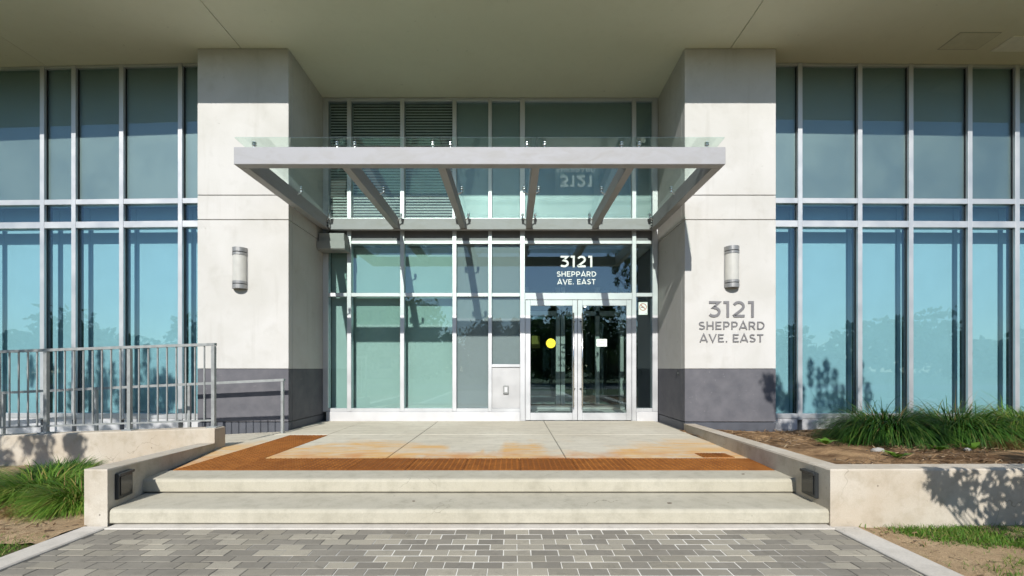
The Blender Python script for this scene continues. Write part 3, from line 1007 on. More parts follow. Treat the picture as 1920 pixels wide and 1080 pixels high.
# doors
def door(label, x0, x1, handle_side):
    r = thing("entrance_door", label, "door", ((x0 + x1) / 2, Y_WALL, 0.0), 0, "glass entrance door leaves")
    hw = (x1 - x0) / 2
    st = 0.098
    z0, z1 = 0.014, 2.482
    cb("stile", "aluminium", r, -hw, -hw + st, -.04, .01, z0, z1, .003)
    cb("stile", "aluminium", r, hw - st, hw, -.04, .01, z0, z1, .003)
    cb("rail", "aluminium", r, -hw + st + .0005, hw - st - .0005, -.039, .009, z1 - .115, z1, .003)
    cb("rail", "aluminium", r, -hw + st + .0005, hw - st - .0005, -.039, .009, z0, .165, .003)
    cb("pane", "glass_clear", r, -hw + st, hw - st, -.018, -.008, .166, z1 - .116, .001)
    hx = handle_side * (hw - st + .012)
    hd = MB().tube((hx, -.105, .29), (hx, -.105, 2.21), .016, n=10).build("handle", "stainless", r, True)
    for z in (.66, 1.98 + .06):
        MB().tube((hx, -.105, z), (handle_side * (hw - st / 2), -.042, z), .012, n=8).build("bracket", "dark_metal", hd, True)
    return r
xm = 1.345
d1 = door("left glass door leaf with the round yellow sticker", cols[5][0] + .016, xm - .004, 1)
d2 = door("right glass door leaf with the small white notice", xm + .004, cols[5][1] - .016, -1)

# glass signs
sg2 = thing("address_lettering", "white address letters on the glass above the doors", "sign", (1.331, Y_WALL + .0075, 2.7), 0, "address letterings")
text_line(sg2, "3121", 0, 3.165 - 2.7, 0.69, 0.238, "letter_white", 0.0015, weight=.088)
text_line(sg2, "SHEPPARD", 0, 2.972 - 2.7, 0.815, 0.108, "letter_white", 0.0015, weight=.085)
text_line(sg2, "AVE. EAST", 0, 2.812 - 2.7, 0.79, 0.108, "letter_white", 0.0015, weight=.085)

def ring(mb, cx, cz, r0, r1, y0, y1, n=32):
    vs = []
    for rr, yy in ((r0, y0), (r1, y0), (r1, y1), (r0, y1)):
        vs += [(cx + rr * cos(2 * pi * i / n), yy, cz + rr * sin(2 * pi * i / n)) for i in range(n)]
    fs = []
    for k in range(4):
        k2 = (k + 1) % 4
        fs += [(k * n + i, k * n + (i + 1) % n, k2 * n + (i + 1) % n, k2 * n + i) for i in range(n)]
    return mb.add(vs, fs)
def disc(r, y0, y1, n=32):
    return MB().prism([(r * cos(2 * pi * i / n), r * sin(2 * pi * i / n)) for i in range(n)], 'y', y0, y1)
YG = Y_WALL + .0075
ns = thing("no_smoking_sign", "white no-smoking sign on the narrow pane right of the doors", "sign", (2.704, YG, 2.315))
cb("board", "decal_white", ns, -.092, .092, -.002, 0, -.13, .13, .0005)
ring(MB(), 0, .03, .062, .075, -.003, -.002).build("red_ring", "decal_red", ns)
MB().bar((-.046, -.0028, .076), (.046, -.0028, -.016), .0012, .014).build("red_slash", "decal_red", ns)
cb("cigarette", "decal_black", ns, -.045, .025, -.0032, -.0022, .018, .034, .0003)
cb("corner_mark", "decal_black", ns, .055, .075, -.003, -.002, -.118, -.105, .0003)

YD = Y_WALL - .0185
st = thing("round_sticker", "round bright yellow caution sticker on the left door glass", "sticker", (0.80, YD, 1.595))
disc(.098, -.002, 0).build("face", "decal_yellow", st)
cb("stripe", "decal_black", st, -.09, .09, -.0026, -.002, .012, .017, .0002)
cb("stripe", "decal_black", st, -.09, .09, -.0026, -.002, -.038, -.033, .0002)
text_line(st, "CAUTION", 0, -.029, .165, .037, "decal_black", .0007)
nt = thing("door_notice", "small white notice with black text on the right door glass", "notice", (1.845, YD, 1.605))
cb("sheet", "decal_white", nt, -.108, .108, -.0015, 0, -.078, .078, .0004)
for z, n_, w_ in ((.055, 9, .13), (-.008, 7, .115)):
    for k in range(n_):
        cb("print_mark", "decal_black", nt, -w_ / 2 + k * w_ / n_, -w_ / 2 + (k + .78) * w_ / n_, -.0021, -.0015, z - .006, z + .006, .0001)
MB().bar((-.03, -.0018, .025), (.03, -.0018, .025), .0004, .004).build("print_line", "panel_metal", nt)
MB().bar((-.03, -.0018, -.045), (.03, -.0018, -.045), .0004, .004).build("print_line", "panel_metal", nt)

# doorbell box on the metal panel
ic = thing("intercom_box", "small grey push button box on the metal panel left of the doors", "intercom", (-0.125, Y_WALL - .0205, 0.64))
cb("case", "housing_grey", ic, -.055, .055, -.045, 0, -.085, .085, .012)
cb("button", "aluminium_sill", ic, -.03, .03, -.052, -.0455, -.05, .055, .008)

# door-operator housing at the left corner under the canopy
hs = thing("metal_housing", "grey metal housing tucked under the canopy's rear left corner", "housing", (-3.59, 8.93, 3.44))
cb("upper_cover", "housing_grey", hs, -.27, .24, -.10, .145, .17, .34, .008)
MB().prism([(-.15, .02), (-.13, 0), (.14, 0), (.14, .168), (-.15, .168)], 'x', -.285, .27).build("lower_cover", "housing_grey", hs)

# vestibule behind the doors
ve = thing("vestibule", "dim vestibule with a second set of framed glass doors behind the entrance", "vestibule", (1.4, 11.6, 0))
for x in (-1.02, -.20, -.07, .83, 1.46):
    cb("inner_post", "aluminium", ve, x - .055, x + .055, -.05, .05, 0.004, 3.2, .003)
cb("inner_header", "aluminium", ve, -1.25, 1.55, -.05, .05, 2.45, 2.58, .003)
cb("inner_rail", "aluminium", ve, -1.25, 1.55, -.04, .04, 0.01, 0.13, .003)
cb("inner_pane", "glass_clear", ve, -1.25, 1.55, -.004, .004, .14, 2.44, .001)
cb("door_mat", "mat_dark", ve, -.75, .85, -1.7, -.5, 0.001, .012, .003)
cb("side_wall", "interior_wall", ve, -1.275, -1.255, -2.35, 5.3, 0.001, 3.74, .002)
cb("ceiling_board", "interior_wall", ve, -1.25, 1.58, -2.05, 5.3, 3.66, 3.74, .002)
cb("wall_notice", "decal_olive", ve, -.93, -.73, -1.0, -.99, 1.56, 1.86, .002)
t = NT("downlight")
em = t.n("ShaderNodeEmission")
em.inputs[0].default_value = (1, 0.95, 0.85, 1)
em.inputs[1].default_value = 9
t.l(em.outputs[0], t.out.inputs[0])
M["downlight"].cycles.emission_sampling = 'NONE'
cb("lobby_soffit", "interior_wall", ve, -1.25, 1.58, 1.6, 5.3, 3.31, 3.40, .002)
for x in (.38, 1.22):
    d_ = MB().prism([(x + .035 * cos(2 * pi * i / 16), 4.3 + .035 * sin(2 * pi * i / 16)) for i in range(16)], 'z', 3.28, 3.309)
    d_.build("downlight", "downlight", ve)

# ------------------------------------------------------------------ canopy
cn = thing("glass_canopy", "grey steel canopy with glass roof over the entrance", "canopy", (-.445, 9.0, 3.885))
ox, oy, oz = -.445, 9.0, 3.885
def cpart(name, mat, x0, x1, y0, y1, z0, z1, c=.004, par=cn):
    return cb(name, mat, par, x0 - ox, x1 - ox, y0 - oy, y1 - oy, z0 - oz, z1 - oz, c)
CX0, CX1 = -3.83, 2.94
ZB, ZT = 3.885, 4.125
cpart("front_beam", "canopy_paint", CX0, CX1, 6.09, 6.22, ZB, ZT, .006)
cpart("side_beam", "canopy_paint", CX0 + .001, CX0 + .131, 6.2205, 9.04, ZB, ZT, .005)
cpart("side_beam", "canopy_paint", CX1 - .131, CX1 - .001, 6.2205, 9.04, ZB, ZT, .005)
BX = [-2.345, -0.995, 0.335, 1.672]
for x in BX:
    cpart("cross_beam", "canopy_paint", x - .055, x + .055, 6.2205, 8.939, ZB + .02, ZT - .004, .004)
cpart("rear_beam", "canopy_paint", CX0 + .132, CX1 - .132, 8.94, 9.04, ZB, ZT - .02, .005)
for x in (CX0 + .132, CX1 - .132 - .03):
    cpart("end_bracket", "stainless", x, x + .03, 8.86, 8.938, ZB + .02, ZT - .05, .004)
    for k in range(3):
        cpart("bolt", "dark_metal", x - .004, x + .034, 8.84, 8.86, ZB + .04 + k * .06, ZB + .065 + k * .06, .003)
def gz_(y):                # the glass falls gently towards the wall
    return 4.252 - .0415 * (y - 6.10)
gx = [CX0 + .0] + BX + [CX1 - .0]
for a, b in zip(gx[:-1], gx[1:]):
    m = MB()
    y0, y1, x0, x1 = 6.10, 9.055, a + .008, b - .008
    q = [(x0, y0, gz_(y0)), (x1, y0, gz_(y0)), (x1, y1, gz_(y1)), (x0, y1, gz_(y1))]
    m.add([(u - ox, v_ - oy, w - oz) for u, v_, w in q] + [(u - ox, v_ - oy, w + .014 - oz) for u, v_, w in q],
          [(3, 2, 1, 0), (4, 5, 6, 7), (0, 1, 5, 4), (1, 2, 6, 5), (2, 3, 7, 6), (3, 0, 4, 7)])
    m.build("roof_pane", "glass_canopy", cn)
for yy in (6.26, 7.66, 8.84):
    zg = gz_(yy) - ZT                # underside of the glass above the beam tops
    mesh2 = {}
    for sg_ in (1, -1):
        arm = MB()
        zl = zg - .055
        arm.tube((0, 0, zl - .07), (sg_ * .105, 0, zl), .012, n=8)
        arm.tube((sg_ * .105, 0, zl - .015), (sg_ * .105, 0, zg + .034), .010, n=8)
        arm.tube((sg_ * .105, 0, zl - .012), (sg_ * .105, 0, zl + .014), .022, n=10)
        arm.tube((sg_ * .105, 0, zg - .016), (sg_ * .105, 0, zg - .002), .030, n=12)
        arm.tube((sg_ * .105, 0, zg + .016), (sg_ * .105, 0, zg + .027), .030, n=12)
        mesh2[sg_] = arm.mesh("fitting", "stainless")
    for x in BX:
        for sg_ in (1, -1):
            link("fitting", mesh2[sg_], cn, (x + sg_ * .02 - ox, yy - oy, ZT - oz))
    link("fitting", mesh2[1], cn, (CX0 + .08 - ox, yy - oy, ZT - oz))
    link("fitting", mesh2[-1], cn, (CX1 - .08 - ox, yy - oy, ZT - oz))

# ------------------------------------------------------------------ railings on the ramp
rl = thing("ramp_railing", "tall grey picket railing on the ramp wall", "railing", (-4.05, 6.01, 0.279))
def rz_(x, z):            # height that follows the ramp
    return z + x * SL
posts = [0.0, -1.14, -2.27, -3.40, -4.53, -5.66]
for x in posts:
    m = MB().box(x - .022, x + .022, -.022, .022, rz_(x, 0.0) - .01, rz_(x, 1.10))
    pst = m.build("post", "galvanised", rl)
    MB().cbox(x - .07, x + .07, -.06, .06, rz_(x, 0.0) - .004, rz_(x, 0.0) + .012, .003).build("base_plate", "galvanised", pst, fix=False)
for a, b in zip(posts[:-1], posts[1:]):
    MB().bar((a + .0271 if a == 0 else a, 0, rz_(a, 1.125)), (b, 0, rz_(b, 1.125)), .05, .036).build("top_rail", "galvanised", rl)
    MB().bar((a - .0275, 0, rz_(a - .0275, .095)), (b + .0275, 0, rz_(b + .0275, .095)), .034, .022).build("bottom_rail", "galvanised", rl)
    nb = 9
    for k in range(1, nb):
        x = a + (b - a) * k / nb
        MB().box(x - .0075, x + .0075, -.0075, .0075, rz_(x, .105), rz_(x, 1.108)).build("baluster", "galvanised", rl)
hr = thing("handrail", "low plain grey handrail between ramp and left pillar", "railing", (-3.82, 7.37, 0))
S2 = 0.046
hp = [0.0, -1.55, -3.1, -4.65]
for x in hp:
    MB().box(x - .02, x + .02, -.02, .02, -.16 + x * SL, .862 + x * S2).build("post", "galvanised", hr)
MB().bar((.03, 0, .885 + .03 * S2), (-5.6, 0, .885 - 5.6 * S2), .055, .042).build("top_rail", "galvanised", hr)

# ------------------------------------------------------------------ plants and beds
def noise2(x, y, seed=0):
    v = np.zeros_like(x)
    r = np.random.default_rng(seed)
    for k in range(14):
        f = 0.9 * 1.45 ** k
        if f > 26: break
        a = r.uniform(0, 2 * pi)
        v += np.sin((x * cos(a) + y * sin(a)) * f * 2 + r.uniform(0, 6.28)) * np.cos((x * -sin(a) + y * cos(a)) * f * 1.7 + r.uniform(0, 6.28)) / (f ** 0.8)
    return v
def bed(name, x0, x1, y0, y1, zf, mat, step_=0.05, amp=0.02, seed=1):
    nx, ny = int((x1 - x0) / step_) + 1, int((y1 - y0) / step_) + 1
    X, Y = np.meshgrid(np.linspace(x0, x1, nx), np.linspace(y0, y1, ny))
    Zz = zf(X, Y) + amp * noise2(X, Y, seed) + np.random.default_rng(seed).normal(0, amp * .14, X.shape)
    V = np.stack([X.ravel(), Y.ravel(), Zz.ravel()], 1)
    i = np.arange(nx - 1)[None, :] + np.arange(ny - 1)[:, None] * nx
    F = np.stack([i, i + 1, i + 1 + nx, i + nx], -1).reshape(-1, 4)
    me = arrays_mesh(name, V, F, mat)
    for q in me.polygons: q.use_smooth = True
    return link(name, me)
right_z = lambda X, Y: 0.165 - 0.20 * np.clip((Y - 4.0) / 4.0, 0, 1) + 0 * X
tag(bed("planting_bed", 2.9, 12.0, 4.0, 8.06, right_z, "mulch", 0.05, 0.022, 3), kind="structure")
left_z = lambda X, Y: -0.275 + 0.05 * np.clip((Y - 3.8) / 2, 0, 1) + 0 * X
tag(bed("garden_bed", -11.0, -3.66, 3.40, 5.92, left_z, "dirt", 0.04, 0.018, 5), kind="structure")
lawn_z = lambda X, Y: -0.285 + 0 * X
tag(bed("lawn", -11.0, -3.65, -4.0, 3.45, lawn_z, "lawn_soil", 0.08, 0.008, 6), kind="structure")
tag(bed("lawn", 2.94, 12.0, -4.0, 3.82, lawn_z, "dirt", 0.04, 0.016, 8), kind="structure")

def blades(n, base_fn, len_rng, width, lean, droop, segs, r, tint_fn=None, var=.4):
    """n curved tapered blades; returns verts, quads, tint"""
    bx, by, bz, out = base_fn(n, r)
    L = r.uniform(*len_rng, n)
    az = out + r.normal(0, 0.5, n)
    ln = np.abs(r.normal(lean, lean * .45, n))
    dr = np.abs(r.normal(droop, droop * var, n))
    tn = r.random(n) if tint_fn is None else tint_fn(n, r)
    V = np.zeros((n, segs + 1, 2, 3))
    px, py, pz = bx.copy(), by.copy(), bz.copy()
    ang = ln.copy()
    for s in range(segs + 1):
        w = width * (1 - (s / segs) ** 1.6) * r.uniform(.75, 1.2, n) if s else np.full(n, width)
        sxv, syv = -np.sin(az) * w / 2, np.cos(az) * w / 2
        V[:, s, 0] = np.stack([px - sxv, py - syv, pz], 1)
        V[:, s, 1] = np.stack([px + sxv, py + syv, pz], 1)
        st_ = L / segs
        px = px + np.cos(az) * np.sin(ang) * st_
        py = py + np.sin(az) * np.sin(ang) * st_
        pz = pz + np.cos(ang) * st_
        ang = ang + dr / segs
    b = (np.arange(n) * (segs + 1) * 2)[:, None]
    q = []
    for s in range(segs):
        o_ = s * 2
        q.append(np.concatenate([b + o_, b + o_ + 1, b + o_ + 3, b + o_ + 2], 1))
    F = np.stack(q, 1).reshape(-1, 4)
    T = np.repeat(tn, (segs + 1) * 2)
    return V.reshape(-1, 3), F, T

def clump(name, label, cat, x, y, z, rad, hgt, n, mat, group, seed, width=.011, droop=1.7, lean=.35, dry=0):
    r_ = np.random.default_rng(seed)
    root = thing(name, label, cat, (x, y, z), 0, group)
    def base(n, r):
        a = r.uniform(0, 2 * pi, n)
        q = rad * .42 * np.sqrt(r.random(n))
        return q * np.cos(a), q * np.sin(a), np.full(n, -0.02), a
    V, F, T = blades(n, base, (hgt * .75, hgt * 1.25), width, lean, droop, 7, r_, None, .2)
    link("foliage", arrays_mesh("foliage", V, F, mat, T), root)
    V, F, T = blades(max(30, n // 9), base, (hgt * .35, hgt * 1.0), width * .8, .7, 1.6, 5, r_)
    link("dry_blades", arrays_mesh("dry_blades", V, F, "straw", T), root)
    return root
gr = "ornamental grass clumps in the right planter"
clump("ornamental_grass", "dark green arching grass clump nearest the right pillar", "grass clump", 5.30, 6.30, .05, .60, .92, 3000, "blade_dark", gr, 11, width=.013, droop=2.7, lean=.5)
clump("ornamental_grass", "dark green arching grass clump, middle of three in the right planter", "grass clump", 6.20, 6.18, .05, .60, .95, 3000, "blade_dark", gr, 12, width=.013, droop=2.7, lean=.5)
clump("ornamental_grass", "lighter green grass clump at the right edge of the planter", "grass clump", 7.08, 6.10, .05, .62, .98, 3000, "blade_bright", gr, 13, width=.013, droop=2.6, lean=.5)
clump("ornamental_grass", "green grass clump cut off by the right picture edge", "grass clump", 7.9, 6.3, .05, .6, .78, 2200, "blade_bright", gr, 14, width=.013, droop=2.4)
clump("ornamental_grass", "small straw-coloured dry tuft in front of the lighter grass", "grass clump", 6.05, 5.45, .09, .26, .22, 700, "straw", gr, 15, width=.006, droop=1.5, lean=.5)
clump("ornamental_grass", "grey-green low tuft beside the dry straw tuft", "grass clump", 6.55, 5.5, .09, .3, .30, 900, "blade_dark", gr, 16, width=.007, droop=1.8)
gl_ = "grass clumps in the left bed"
clump("ornamental_grass", "bushy green grass clump against the left cheek wall", "grass clump", -4.20, 4.34, -.26, .48, .41, 2600, "blade_bright", gl_, 21, width=.013, droop=1.9, lean=.5)
clump("ornamental_grass", "bushy green grass clump at the left picture edge", "grass clump", -4.85, 4.62, -.25, .62, .42, 3200, "blade_bright", gl_, 22, width=.013, droop=1.9, lean=.5)
clump("ornamental_grass", "dark green grass clump behind, under the ramp wall", "grass clump", -5.3, 5.2, -.23, .6, .30, 2200, "blade_dark", gl_, 23, width=.013, droop=1.8)
clump("ornamental_grass", "yellowing low tuft in front of the left grass clumps", "grass clump", -4.55, 4.12, -.27, .30, .17, 700, "straw", gl_, 24, width=.006, lean=.6)
clump("ornamental_grass", "green grass clump beyond the left picture edge", "grass clump", -5.85, 4.6, -.25, .6, .36, 2000, "blade_bright", gl_, 25, width=.013, droop=1.8)
clump("dry_weed", "thin dry grass stalks standing behind the left cheek wall", "weed", -4.12, 5.25, -.26, .2, .45, 26, "straw", None, 26, width=.004, lean=.4, droop=.7)

# broad-leaved weeds in the mulch
def weed(x, y, z, size, seed, label):
    r = np.random.default_rng(seed)
    root = thing("broadleaf_weed", label, "weed", (x, y, z), 0, "small weeds in the mulch")
    vs, fs, tn = [], [], []
    for k in range(11):
        a = r.uniform(0, 2 * pi)
        d = Vector((cos(a), sin(a), 0))
        s_ = Vector((-sin(a), cos(a), 0))
        L = size * r.uniform(.6, 1.2)
        w = L * .28
        up = r.uniform(.5, 1.5)
        p0 = d * L * .15
        pts = [p0, p0 + d * L * .35 + Vector((0, 0, up * L * .35)) - s_ * w, p0 + d * L * .4 + Vector((0, 0, up * L * .33)), p0 + d * L * .35 + Vector((0, 0, up * L * .35)) + s_ * w, p0 + d * L + Vector((0, 0, up * L * .45))]
        o_ = len(vs)
        vs += [tuple(q) for q in pts]
        fs += [(o_, o_ + 1, o_ + 2), (o_, o_ + 2, o_ + 3), (o_ + 1, o_ + 4, o_ + 2), (o_ + 2, o_ + 4, o_ + 3)]
        tn += [r.random()] * 5
    me = arrays_mesh("leaves", np.array(vs), np.array(fs), "weed_leaf", np.array(tn))
    link("leaves", me, root)
weed(4.15, 5.85, .075, .13, 1, "bright green weed in the mulch before the right glass wall")
weed(4.05, 4.65, .135, .12, 2, "bright green weed behind the planter's front wall")
weed(4.95, 5.75, .075, .12, 3, "low weed at the foot of the dark grass clump nearest the pillar")
weed(5.05, 5.25, .10, .12, 4, "dull green weed in front of the middle grass clump")
weed(5.55, 5.35, .10, .13, 5, "light green weed left of the dry straw tuft")
st_ = np.random.default_rng(4)
def rock(x, y, z, s, label):
    vs, fs = [], []
    n, m_ = 9, 5
    for j in range(m_ + 1):
        for i in range(n):
            th, ph = 2 * pi * i / n, pi * j / m_
            k = s * st_.uniform(.85, 1.12)
            vs.append((k * sin(ph) * cos(th) * 1.3, k * sin(ph) * sin(th), k * .7 * cos(ph)))
    for j in range(m_):
        for i in range(n):
            fs.append((j * n + i, j * n + (i + 1) % n, (j + 1) * n + (i + 1) % n, (j + 1) * n + i))
    o = MB().add(vs, fs).build("stone", "stone", None, True)
    o.location = (x, y, z)
    tag(o, label, "stone")
rock(4.20, 5.08, .125, .06, "small pale stone lying in the mulch")
rock(5.35, 5.2, .12, .035, "tiny pale stone beside the dull green weed")

# litter on the mulch and dirt
def litter(name, n, x0, x1, y0, y1, zf, seed, par=None, lr=(.03, .14)):
    r = np.random.default_rng(seed)
    x, y = r.uniform(x0, x1, n), r.uniform(y0, y1, n)
    keep = noise2(x, y, 33) > -0.6
    x, y = x[keep], y[keep]
    n = len(x)
    z = zf(x, y) + r.uniform(.004, .03, n)
    a = r.uniform(0, pi, n)
    L = r.uniform(*lr, n)
    w = r.uniform(.002, .007, n)
    tilt = r.normal(0, .18, n)
    dx, dy, dz = np.cos(a) * L / 2, np.sin(a) * L / 2, tilt * L / 2
    sx_, sy_ = -np.sin(a) * w, np.cos(a) * w
    V = np.stack([np.stack([x - dx - sx_, y - dy - sy_, z - dz], 1), np.stack([x + dx - sx_, y + dy - sy_, z + dz], 1),
                  np.stack([x + dx + sx_, y + dy + sy_, z + dz + .002], 1), np.stack([x - dx + sx_, y - dy + sy_, z - dz + .002], 1)], 1).reshape(-1, 3)
    F = np.arange(4 * n).reshape(n, 4)
    o = link(name, arrays_mesh(name, V, F, "litter", np.repeat(r.random(n), 4)), par)
    return tag(o, "loose brown straw and twigs strewn over the bed", "plant litter", None, "stuff")
o = litter("mulch_litter", 9000, 3.0, 9.5, 4.02, 7.9, right_z, 41)
o["label"] = "loose brown straw and twigs strewn over the right planter"
o = litter("dirt_litter", 1500, -8, -3.7, 3.4, 5.0, left_z, 42, lr=(.02, .07))
o["label"] = "dry crumbs and stalks on the bare left bed"

o = litter("lawn_litter", 1400, 2.98, 7.0, 1.5, 3.75, lawn_z, 43, lr=(.015, .06))
o["label"] = "dry crumbs and stalks on the bare patches right of the walk"
for k, (x, y, z, sz) in enumerate(((1.42, 3.99, -.139, .022), (-.9, 4.05, -.139, .014), (2.35, 4.5, .001, .016))):
    m = MB().prism([(sz, 0), (.35 * sz, .5 * sz), (-.9 * sz, .25 * sz), (-.7 * sz, -.4 * sz), (.3 * sz, -.45 * sz)], 'z', 0, .004)
    o = m.build("fallen_leaf", "bark")
    o.location = (x, y, z)
    tag(o, ("small dark dead leaf on the lower step, right of centre", "tiny dark dead leaf on the lower step, left of centre", "tiny dark dead leaf on the upper step near the right end")[k], "leaf", "dead leaves on the steps")

def lawn(name, n, x0, x1, y0, y1, dens, seed, label):
    r = np.random.default_rng(seed)
    x, y = r.uniform(x0, x1, n), r.uniform(y0, y1, n)
    keep = r.random(n) < np.clip(dens(x, y) + .45 * noise2(x * 1.3, y * 1.8, seed), 0.015, 1)
    x, y = x[keep], y[keep]
    n = len(x)
    def base(n_, r_):
        return x, y, np.full(n_, -.295), r_.uniform(0, 2 * pi, n_)
    V, F, T = blades(n, base, (.03, .085), .006, .6, 1.1, 3, r)
    o = link(name, arrays_mesh(name, V, F, "blade_lawn", T))
    tag(o, label, "grass", None, "stuff")
def band(y, a, b, s_=.06):
    return 1 / (1 + np.exp(-(y - a) / s_)) * 1 / (1 + np.exp((y - b) / s_))
lawn("lawn_grass", 120000, 2.97, 7.5, 1.2, 3.79, lambda x, y: 2.2 * band(y, 3.38, 3.78, .03) * band(x, 3.22, 9, .08) + 1.2 * band(y, 3.0, 3.14, .03) * band(x, 3.4, 9, .1) + .55 * band(y, 1, 2.7) - .12, 51, "patchy short grass right of the brick walk")
lawn("lawn_grass", 60000, -8.5, -3.69, 1.2, 3.70, lambda x, y: 1.6 * band(y, 0, 3.55, .04) - .12, 52, "short green grass left of the brick walk")

# ------------------------------------------------------------------ trees (their shadows and reflections show)
def tree(label, x, y, height, crown_r, crown_z0, n_leaf, leaf, seed, group, trunk_r=.09, shape='oval', lim=9):
    r = np.random.default_rng(seed)
    rr = random.Random(seed)
    root = thing("tree", label, "tree", (x, y, -.33), 0, group)
    tm = MB()
    pts = [Vector((0, 0, 0))]
    nseg = 6
    for k in range(1, nseg + 1):
        pts.append(Vector((rr.uniform(-.05, .05) * k * .4, rr.uniform(-.05, .05) * k * .4, height * .92 * k / nseg)))
    for k in range(nseg):
        tm.tube(pts[k], pts[k + 1], trunk_r * (1 - .9 * k / nseg), trunk_r * (1 - .9 * (k + 1) / nseg), 8)
    centers = []
    for k in range(lim * 3):
        f = rr.uniform(0, 1)
        z = crown_z0 + (height - crown_z0) * f
        if shape == 'oval':
            rad = crown_r * sqrt(max(0.05, 1 - (2 * f - .85) ** 2))
        else:
            rad = crown_r * (1 - f) ** .8 + .12
        a = rr.uniform(0, 2 * pi)
        q = rad * sqrt(rr.uniform(.1, 1))
        tip = Vector((q * cos(a), q * sin(a), z))
        bz = max(crown_z0 * .7, z - q * .7)
        tm.tube((0, 0, min(bz, height * .9)), tip, trunk_r * .32, .008, 5, False)
        centers.append((tip, rad))
        centers.append((Vector((q * .55 * cos(a), q * .55 * sin(a), (z + bz) / 2)), rad * .8))
    tm.build("trunk", "bark", root)
    cs = np.array([tuple(c_[0]) for c_ in centers])
    rad = np.array([c_[1] for c_ in centers])
    idx = r.integers(0, len(cs), n_leaf)
    P = cs[idx] + r.normal(0, 1, (n_leaf, 3)) * np.clip(rad[idx] * .2, .1, .7)[:, None]
    d1 = r.normal(0, 1, (n_leaf, 3))
    d1 /= np.linalg.norm(d1, axis=1)[:, None]
    d2 = np.cross(d1, r.normal(0, 1, (n_leaf, 3)))
    d2 /= np.linalg.norm(d2, axis=1)[:, None]
    s = leaf * r.uniform(.6, 1.25, n_leaf)[:, None]
    V = np.stack([P - d1 * s, P - d2 * s * .45, P + d1 * s, P + d2 * s * .45], 1).reshape(-1, 3)
    F = np.arange(4 * n_leaf).reshape(-1, 4)
    tn = np.repeat(np.clip(r.random(n_leaf) * .6 + .4 * (idx % 5) / 5, 0, 1), 4)
    link("crown", arrays_mesh("crown", V, F, "leaf_tree", tn), root)
    return root
def shade_tree(label, x, y, clusters, group, seed, leaf=.05):
    """slender tree; clusters = (centre, vertical half-length, radius, leaf count)"""
    r = np.random.default_rng(seed)
    rr = random.Random(seed)
    root = thing("tree", label, "tree", (x, y, -.33), 0, group)
    tm = MB()
    zt = max(q[0][2] for q in clusters)
    pts = [Vector((rr.uniform(-.04, .04) * k, rr.uniform(-.04, .04) * k, zt * .9 * k / 6)) for k in range(7)]
    for k in range(6):
        tm.tube(pts[k], pts[k + 1], .065 * (1 - .85 * k / 6), .065 * (1 - .85 * (k + 1) / 6), 8)
    P = []
    for (cx, cy, cz), hl, rad, n in clusters:
        c = Vector((cx - x, cy - y, cz + .33))
        hd = sqrt(c.x ** 2 + c.y ** 2)
        b0 = Vector((0, 0, max(.9, c.z - .2 - hd * .6)))
        low = c - Vector((0, 0, hl))
        mid = (b0 + low) / 2 + Vector((c.x * .18, c.y * .18, -.08 * hd))
        tm.tube(b0, mid, .010, .006, 5, False)
        tm.tube(mid, low, .006, .004, 5, False)
        tm.tube(low, c + Vector((0, 0, hl)), .006, .003, 4, False)
        u = r.uniform(-1, 1, n)
        w = rad * np.sqrt(np.clip(1 - u ** 2, .05, 1))
        a = r.uniform(0, 2 * pi, n)
        q = w * np.sqrt(r.random(n))
        P.append(np.array(c)[None] + np.stack([q * np.cos(a), q * np.sin(a), u * hl], 1))
    tm.build("trunk", "bark", root)
    P = np.concatenate(P)
    n = len(P)
    d1 = r.normal(0, 1, (n, 3)) + np.array([0, 0, 1.0])
    d1 /= np.linalg.norm(d1, axis=1)[:, None]
    d2 = np.cross(d1, r.normal(0, 1, (n, 3)))
    d2 /= np.linalg.norm(d2, axis=1)[:, None]
    s_ = leaf * r.uniform(.6, 1.3, n)[:, None]
    V = np.stack([P - d1 * s_, P - d2 * s_ * .42, P + d1 * s_, P + d2 * s_ * .42], 1).reshape(-1, 3)
    link("crown", arrays_mesh("crown", V, np.arange(4 * n).reshape(-1, 4), "leaf_tree", np.repeat(r.random(n), 4)), root)
gs = "young trees casting leaf shadows"
rt = random.Random(5)
def up_sun(X, Y, Zw, yt):
    """the point above the lawn at depth yt whose shadow falls on (X, Y, Zw)"""
    return (X - .112 * (Y - yt), yt, Zw + .70 * (Y - yt))
cl = []
for X, Zt in ((4.75, .55), (5.0, .95), (5.2, .60), (5.63, 1.24), (5.80, 1.07), (5.93, 1.24), (6.1, 1.08), (6.57, 1.25), (6.72, .83), (5.45, .8), (6.25, .75)):
    cl.append((up_sun(X, 8.3, Zt - .22, 1.5 + rt.uniform(-.35, .35)), .26, .085, 110))
for k in range(26):
    cl.append((up_sun(rt.uniform(4.5, 6.6), 8.2, rt.uniform(-.5, .6), 1.5 + rt.uniform(-.5, .5)), .18, .13, 85))
for k in range(16):
    cl.append((up_sun(rt.uniform(4.4, 6.8), 6.3, rt.uniform(-.3, .4), 1.5 + rt.uniform(-.5, .5)), .2, .15, 50))
for k in range(30):
    X = rt.uniform(3.62, 4.9)
    zlow = .17 - (X - 3.5) * .85
    cl.append((up_sun(X, 3.8, rt.uniform(max(-.25, zlow), .24), 1.5 + rt.uniform(-.3, .3)), .10, .13, 46))
for k in range(10):
    cl.append((up_sun(rt.uniform(4.4, 5.6), 3.8, rt.uniform(-.25, .6), 1.5 + rt.uniform(-.4, .4)), .15, .18, 70))
shade_tree("young tree whose leafy shadow falls on the right planter and glass", 5.0, 1.5, cl, gs, 61)
cl = []
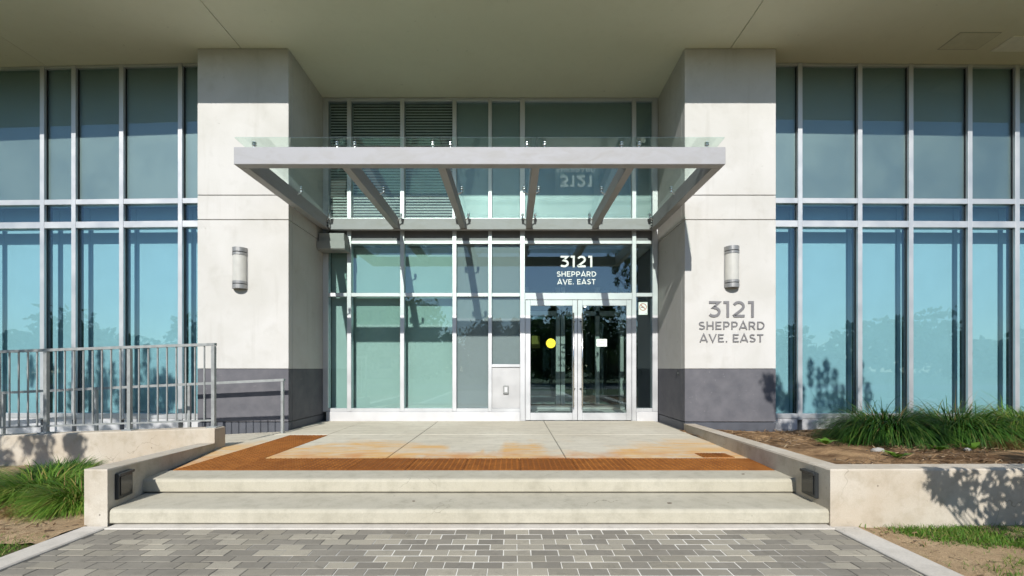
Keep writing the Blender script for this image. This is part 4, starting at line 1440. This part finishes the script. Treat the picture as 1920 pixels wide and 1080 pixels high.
for X, Zt in ((-6.95, 1.55), (-7.35, 1.85), (-7.85, 1.5), (-8.3, 1.65), (-7.1, 1.2), (-6.6, 1.1), (-7.6, 1.2), (-8.05, 1.3), (-8.8, 1.2), (-9.2, 1.4)):
    cl.append((up_sun(X, 8.3, Zt - .25, 1.5 + rt.uniform(-.35, .35)), .30, .09, 120))
for k in range(34):
    cl.append((up_sun(rt.uniform(-8.4, -6.35), 8.3, rt.uniform(.0, 1.0), 1.5 + rt.uniform(-.5, .5)), .2, .14, 110))
for k in range(30):
    cl.append((up_sun(rt.uniform(-9.6, -6.0), 8.1, rt.uniform(-.5, .2), 1.5 + rt.uniform(-.5, .5)), .14, .13, 50))
for k in range(34):
    X = rt.uniform(-7.4, -5.75)
    cl.append((up_sun(X, 5.95, rt.uniform(-.25, .9 if X < -6.3 else .25), 1.5 + rt.uniform(-.4, .4)), .13, .12, 80))
shade_tree("young tree whose leafy shadow falls on the left railing and ramp", -7.7, 1.5, cl, gs, 62)
gb = "street trees reflected in the doors"
for k, (x, y, h_, cr, lb) in enumerate([(-9.5, -26, 8.5, 3.2, "far left of the row"), (-2.0, -27, 6.5, 3.0, "left of the middle of the row"), (3.8, -25, 7.2, 3.2, "showing in the right door"),
                                        (9.5, -27, 8.0, 3.4, "right of the door reflections"), (16.5, -26, 9.0, 3.6, "far right of the row"), (-17, -27, 7.5, 3.4, "leftmost of the row")]):
    tree("leafy street tree across the road, reflected, " + lb, x, y, h_, cr, 1.2, 7000, .26, 70 + k, gb, .16, 'oval', 12)
# flat-roofed block across the road, seen only as a reflection in the left glass
fb = thing("far_building", "flat-roofed brown block across the road, reflected in the left glass", "building", (-27, -44, -.35))
MB().box(-14, 11, -7, 0, 0, 11.5).build("wall", "far_wall", fb)
MB().box(-14, 2, -7, -.4, 11.5, 14.5).build("penthouse", "far_wall", fb)
wm = MB().box(-.8, .8, 0, .05, 0, 1.6).mesh("window", "far_window")
for i in range(9):
    for j in range(3):
        link("window", wm, fb, (-12.4 + i * 2.7, .003, 1.4 + j * 3.3))

r = np.random.default_rng(99)
n = 26000
x = r.uniform(-110, 110, n)
top = 6.5 + 2.6 * np.sin(x * .21) + 1.7 * np.sin(x * .53 + 1) + 1.2 * np.sin(x * 1.3 + 2) + .8 * np.sin(x * 2.9)
P = np.stack([x, r.uniform(-62, -52, n), -.3 + np.abs(top) * np.sqrt(r.random(n))], 1)
d1 = r.normal(0, 1, (n, 3)); d1 /= np.linalg.norm(d1, axis=1)[:, None]
d2 = np.cross(d1, r.normal(0, 1, (n, 3))); d2 /= np.linalg.norm(d2, axis=1)[:, None]
s_ = r.uniform(.4, .85, n)[:, None]
V = np.stack([P - d1 * s_, P - d2 * s_ * .6, P + d1 * s_, P + d2 * s_ * .6], 1).reshape(-1, 3)
o = link("far_wood", arrays_mesh("far_wood", V, np.arange(4 * n).reshape(-1, 4), "leaf_tree", np.repeat(r.random(n), 4)))
tag(o, "distant belt of trees mirrored low in the glass walls", "woods", None, "stuff")
